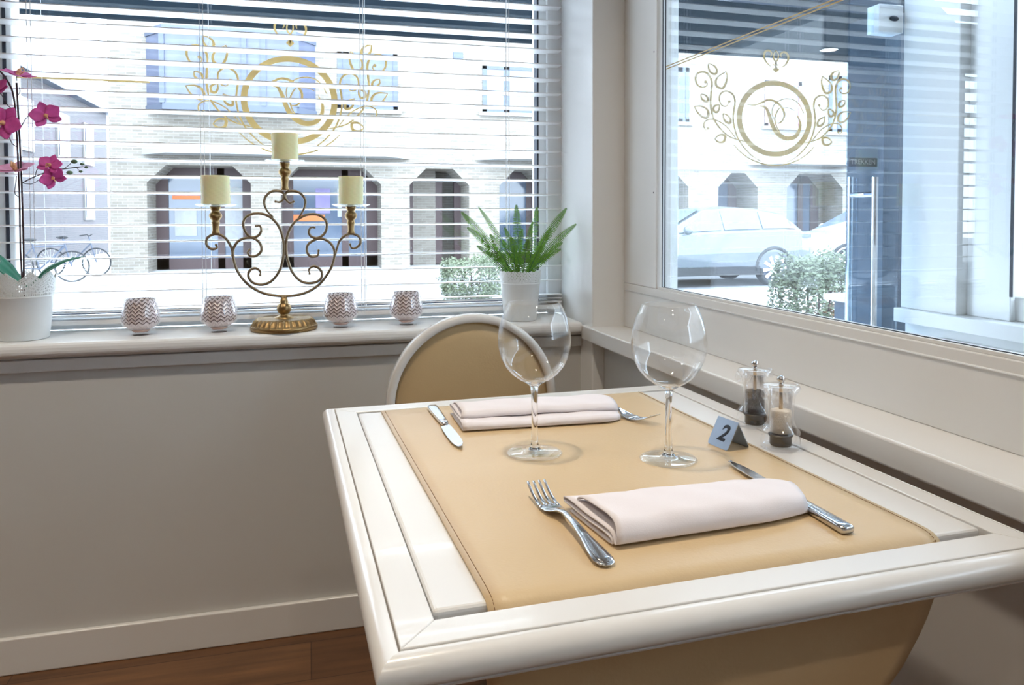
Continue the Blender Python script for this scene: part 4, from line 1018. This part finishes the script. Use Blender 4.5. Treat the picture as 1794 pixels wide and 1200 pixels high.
# --- building down the side street
hb = empty('brick_house', (-8.5, 26, GZ)); tag(hb, 'grey brick house with a pitched roof down the side street, far left', 'building')
XH = at(190, 400, 1, 34.).x; z_e = at(190, 197, 1, 34.).z
def hl(o): o.location = -hb.location; return o
hl(boxes('wall', [(XH-8, XH, 16, 34, GZ, z_e)], M['brick2'], hb))
bm = bmesh.new(); prism(bm, [(XH+.3, z_e-.1), (XH+.3, z_e+.1), (XH-4, z_e+3.2), (XH-8.3, z_e+.1), (XH-8.3, z_e-.1)], 1, 15.7, 34.3); hl(obj('roof', bm, M['grframe'], hb))
for yy, zz in ((27.5, z_e-2.3), (24, z_e-2.3), (30.5, z_e-2.3), (20.5, z_e-2.3), (30.5, 1.0)):
    f = hl(boxes('window', [(XH, XH+.06, yy, yy+1.3, zz, zz+1.5)], M['stone'], hb)); boxes('pane', [(XH+.05, XH+.08, yy+.12, yy+1.18, zz+.1, zz+1.4)], M['win2'], f)
hl(boxes('door', [(XH, XH+.05, 22.2, 23.4, GZ, 1.9)], M['grframe'], hb))
struct(boxes('ground_side_street', [(-14, X0, 34.3, 55, GZ+.06, GZ+.08)], M['asph']))

# --- bicycles
def bicycle():
    r = empty('bicycle')
    for x in (-.53, .53):
        bm = bmesh.new(); tube(bm, [(x+.33*math.cos(a), 0, .34+.33*math.sin(a)) for a in [2*PI*k/28 for k in range(29)]], .018, 6)
        w = obj('wheel', bm, M['tyre'], r, smooth=True); bm = bmesh.new()
        for k in range(10): a = PI*k/10; tube(bm, [(x-.32*math.cos(a), 0, .34-.32*math.sin(a)), (x+.32*math.cos(a), 0, .34+.32*math.sin(a))], .003, 3)
        obj('spokes', bm, M['alloy'], w)
    bm = bmesh.new()
    for p in ([(-.53, 0, .34), (-.08, 0, .30), (.40, 0, .78)], [(-.53, 0, .34), (-.2, 0, .78), (.38, 0, .80)], [(-.08, 0, .30), (-.23, 0, .90)], [(.53, 0, .34), (.36, 0, .95)]): tube(bm, p, .017, 6)
    obj('frame', bm, M['grframe'], r)
    bm = bmesh.new(); tube(bm, [(.28, -.26, .98), (.38, -.12, 1.0), (.36, 0, .96), (.38, .12, 1.0), (.28, .26, .98)], .013, 6); obj('handlebar', bm, M['tyre'], r)
    bm = bmesh.new(); sphere(bm, (-.25, 0, .93), .1, 10, 8, (1.3, .7, .35)); obj('saddle', bm, M['tyre'], r)
    return r
b1 = bicycle(); b1.location = (at(76, 400, 1, 18.6).x, 18.6, GZ+.06); b1.rotation_euler = (0, 0, .12); tag(b1, 'parked bicycle seen through the blind, the left one of two', 'bicycle', 'bicycles at the side street')
b2 = copy_tree(b1); b2.location = (at(128, 400, 1, 20.4).x, 20.4, GZ+.06); b2.rotation_euler = (0, 0, -.2); tag(b2, 'parked bicycle seen through the blind, the right one of two', 'bicycle', 'bicycles at the side street')

# --- cars (front towards -X)
def car(kind, paint):
    r = empty(kind)
    #      x     zbot  belt  roof  halfw  roofw
    S = [(0, .42, .70, .70, .62, .55), (.12, .30, .86, .88, .86, .7), (.6, .26, 1.0, 1.04, .94, .8), (1.25, .25, 1.08, 1.12, .96, .82), (1.75, .25, 1.12, 1.36, .97, .72), (2.25, .25, 1.14, 1.62, .97, .66), (2.9, .25, 1.16, 1.67, .97, .66), (3.6, .25, 1.18, 1.63, .97, .66), (4.15, .26, 1.19, 1.54, .95, .64), (4.5, .32, 1.18, 1.32, .92, .66), (4.72, .38, 1.06, 1.10, .86, .70), (4.80, .45, .92, .94, .80, .7)]
    bm = bmesh.new(); rings = []
    for x, zb_, bt, rf, hw, rw in S:
        rings.append([bm.verts.new(q) for q in ((x, -hw*.9, zb_), (x, -hw, zb_+.12), (x, -hw*1.01, (zb_+bt)/2), (x, -hw*.97, bt-.04), (x, -hw*.93, bt), (x, -(rw+.0), rf-.04), (x, -rw*.8, rf), (x, 0, rf+.02), (x, rw*.8, rf), (x, rw, rf-.04), (x, hw*.93, bt), (x, hw*.97, bt-.04), (x, hw*1.01, (zb_+bt)/2), (x, hw, zb_+.12), (x, hw*.9, zb_))])
    n = len(rings[0])
    for A, B in zip(rings, rings[1:]):
        for k in range(n): bm.faces.new((A[k], A[(k+1) % n], B[(k+1) % n], B[k]))
    bm.faces.new(rings[0][::-1]); bm.faces.new(rings[-1]); obj('body', bm, paint, r, smooth=False, bevel=.02)
    # side glass follows the cabin flank
    def flank(x, t):
        for (xa, _, ba, ra, ha, wa), (xb, _, bb, rb_, hb2, wb) in zip(S, S[1:]):
            if xa <= x <= xb:
                q = (x-xa)/(xb-xa); bt = ba+(bb-ba)*q; rf = ra+(rb_-ra)*q-.05; h1 = (ha+(hb2-ha)*q)*.93; w1 = wa+(wb-wa)*q
                return -(h1+(w1-h1)*t)-.012, bt+.01+(rf-bt-.01)*t
    for xa, xb in ((1.62, 2.58), (2.66, 3.5), (3.56, 4.38)):
        for sg_ in (1, -1):
            bm = bmesh.new(); prev = None
            for k in range(9):
                x = xa+(xb-xa)*k/8; lo, hi = flank(x, .04), flank(x, .93); row = [bm.verts.new((x, sg_*lo[0], lo[1])), bm.verts.new((x, sg_*hi[0], hi[1]))]
                if prev: bm.faces.new((prev[0], prev[1], row[1], row[0]))
                prev = row
            solid(obj('side_window', bm, M['carg'], r), .008)
    bm = bmesh.new(); A = [bm.verts.new(q) for q in ((1.32, -.74, 1.15), (1.32, .74, 1.15), (2.2, .60, 1.62), (2.2, -.60, 1.62))]; bm.faces.new(A); solid(obj('windscreen', bm, M['carg'], r), .01)
    boxes('sill_trim', [(.95, 3.45, -.985, .985, .24, .42)], M['tyre'], r); boxes('tail_light', [(4.45, 4.74, -.90, -.70, 1.0, 1.08), (4.45, 4.74, .70, .90, 1.0, 1.08)], M['grframe'], r)
    bm = bmesh.new()
    for s in (-1, 1): sphere(bm, (1.75, s*1.03, 1.18), .12, 10, 8, (.8, .9, .8))
    obj('wing_mirror', bm, paint, r, smooth=True)
    for x in (.92, 3.80):
        for s in (-1, 1):
            bm = bmesh.new(); R = .36
            prof = [(R-.09, -.10), (R-.02, -.11), (R, -.08), (R, .08), (R-.02, .11), (R-.09, .10)]; rg = []
            for rr, yy in prof: rg.append([bm.verts.new((x+rr*math.cos(2*PI*k/32), s*.86+yy, R+rr*math.sin(2*PI*k/32))) for k in range(32)])
            for A, B in zip(rg, rg[1:]+rg[:1]):
                for k in range(32): bm.faces.new((A[k], A[(k+1) % 32], B[(k+1) % 32], B[k]))
            w = obj('wheel', bm, M['tyre'], r, smooth=True); bm = bmesh.new()
            for k in range(10):
                a = 2*PI*k/10+.1; c, sn = math.cos(a), math.sin(a); pts = []
                for rr, hw in ((.03, .022), (.275, .034)): pts += [(x+rr*c-hw*sn, R+rr*sn+hw*c), (x+rr*c+hw*sn, R+rr*sn-hw*c)]
                prism(bm, [pts[0], pts[1], pts[3], pts[2]], 1, s*.955, s*.985)
            obj('rim_spokes', bm, M['alloy'], w)
            bm = bmesh.new(); prism(bm, [(x+.29*math.cos(2*PI*k/24), R+.29*math.sin(2*PI*k/24)) for k in range(24)], 1, s*.90, s*.92); obj('brake_disc', bm, M['grframe'], w)
            bm = bmesh.new(); tube(bm, [(x+.43*math.cos(a), s*.972, R+.01+.43*math.sin(a)) for a in [-.1+(PI+.2)*k/20 for k in range(21)]], .035, 8); obj('wheel_arch', bm, M['tyre'], r)
    return r
c1_ = car('parked_car', M['silver']); rear = at(1428, 420, 1, 14.2).x; c1_.location = (rear-4.8, 15.15, GZ); tag(c1_, 'silver sport utility car parked across the street with its rear wheel in view', 'car')
c2_ = car('parked_car', M['whitec']); c2_.location = (at(1421, 430, 1, 15.2).x, 16.1, GZ); tag(c2_, 'white car parked behind the silver one, only its bonnet showing', 'car')

# --- hedges and the planter table
def hedge(name, c, sx_, sy_, sz_, n, label, rust=.0, ls=.05):
    r = empty(name, c); tag(r, label, 'hedge'); rnd = random.Random(int(c[0]*100)); bms = [bmesh.new(), bmesh.new()]
    for k in range(n):
        u = Vector((rnd.gauss(0, 1), rnd.gauss(0, 1), rnd.gauss(0, 1))).normalized()*(rnd.random()**.2); q = 1+.10*math.sin(u.x*9)+.08*math.sin(u.y*13+u.z*7)
        p = Vector((math.copysign(abs(u.x)**.7, u.x)*sx_*q, math.copysign(abs(u.y)**.7, u.y)*sy_*q, sz_*1.0+math.copysign(abs(u.z)**.7, u.z)*sz_*q)); p.z = max(.02, p.z)
        d = Vector((rnd.gauss(0, 1), rnd.gauss(0, 1), rnd.gauss(0, 1)+.4)).normalized(); s = d.orthogonal().normalized(); w = ls*rnd.uniform(.6, 1.2)
        b = bms[1 if rnd.random() < rust and p.z < sz_*1.2 and p.x > -sx_*.2 else 0]
        vs = [b.verts.new(q2) for q2 in (p, p+d*w*.5+s*w*.28, p+d*w, p+d*w*.5-s*w*.28)]; b.faces.new(vs)
    obj('foliage', bms[0], M['hedge'], r); 
    if rust: obj('rusty_foliage', bms[1], M['hedge2'], r)
    else: bms[1].free()
    bm = bmesh.new()
    for k in range(5): x = -sx_*.6+sx_*.3*k; tube(bm, [(x*.6, 0, 0), (x*.8, .02, sz_*.6), (x, 0, sz_*1.3)], .012, 5)
    obj('stem', bm, M['stem'], r)
    return r
p = at(828, 514, 2, GZ+.05); hs = (at(884, 500, 1, p.y).x-at(772, 500, 1, p.y).x)/2
p = at(826, 490, 1, 12.8); hs = (at(884, 500, 1, 12.8).x-at(772, 500, 1, 12.8).x)/2
hedge('hedge', (p.x, 12.8, GZ+.05), hs, .4, .36, 5200, 'clipped grey-green hedge seen through the blind left of the fern', 0, .055)
p2 = at(1436, 470, 1, 7.2); hs2 = (at(1505, 470, 1, 7.2).x-at(1366, 470, 1, 7.2).x)/2
hedge('hedge', (p2.x, 7.2, GZ+.05), hs2, .4, .50, 12000, 'loose hedge with rusty leaves outside the entrance window beside the silver car', .45, .05)
pt = at(1442, 514, 1, 4.5)
pl = empty('terrace_table', (pt.x+.35, 4.25, GZ+.05)); tag(pl, 'small grey terrace table with a pale top outside the glass door', 'table')
boxes('table_top', [(-.35, .35, -.25, .25, pt.z-.04-GZ-.05, pt.z-GZ-.05)], M['whitep'], pl, bevel=.004)
boxes('base', [(-.30, .32, -.2, .2, 0, pt.z-.04-GZ-.05)], M['pier'], pl, bevel=.004)
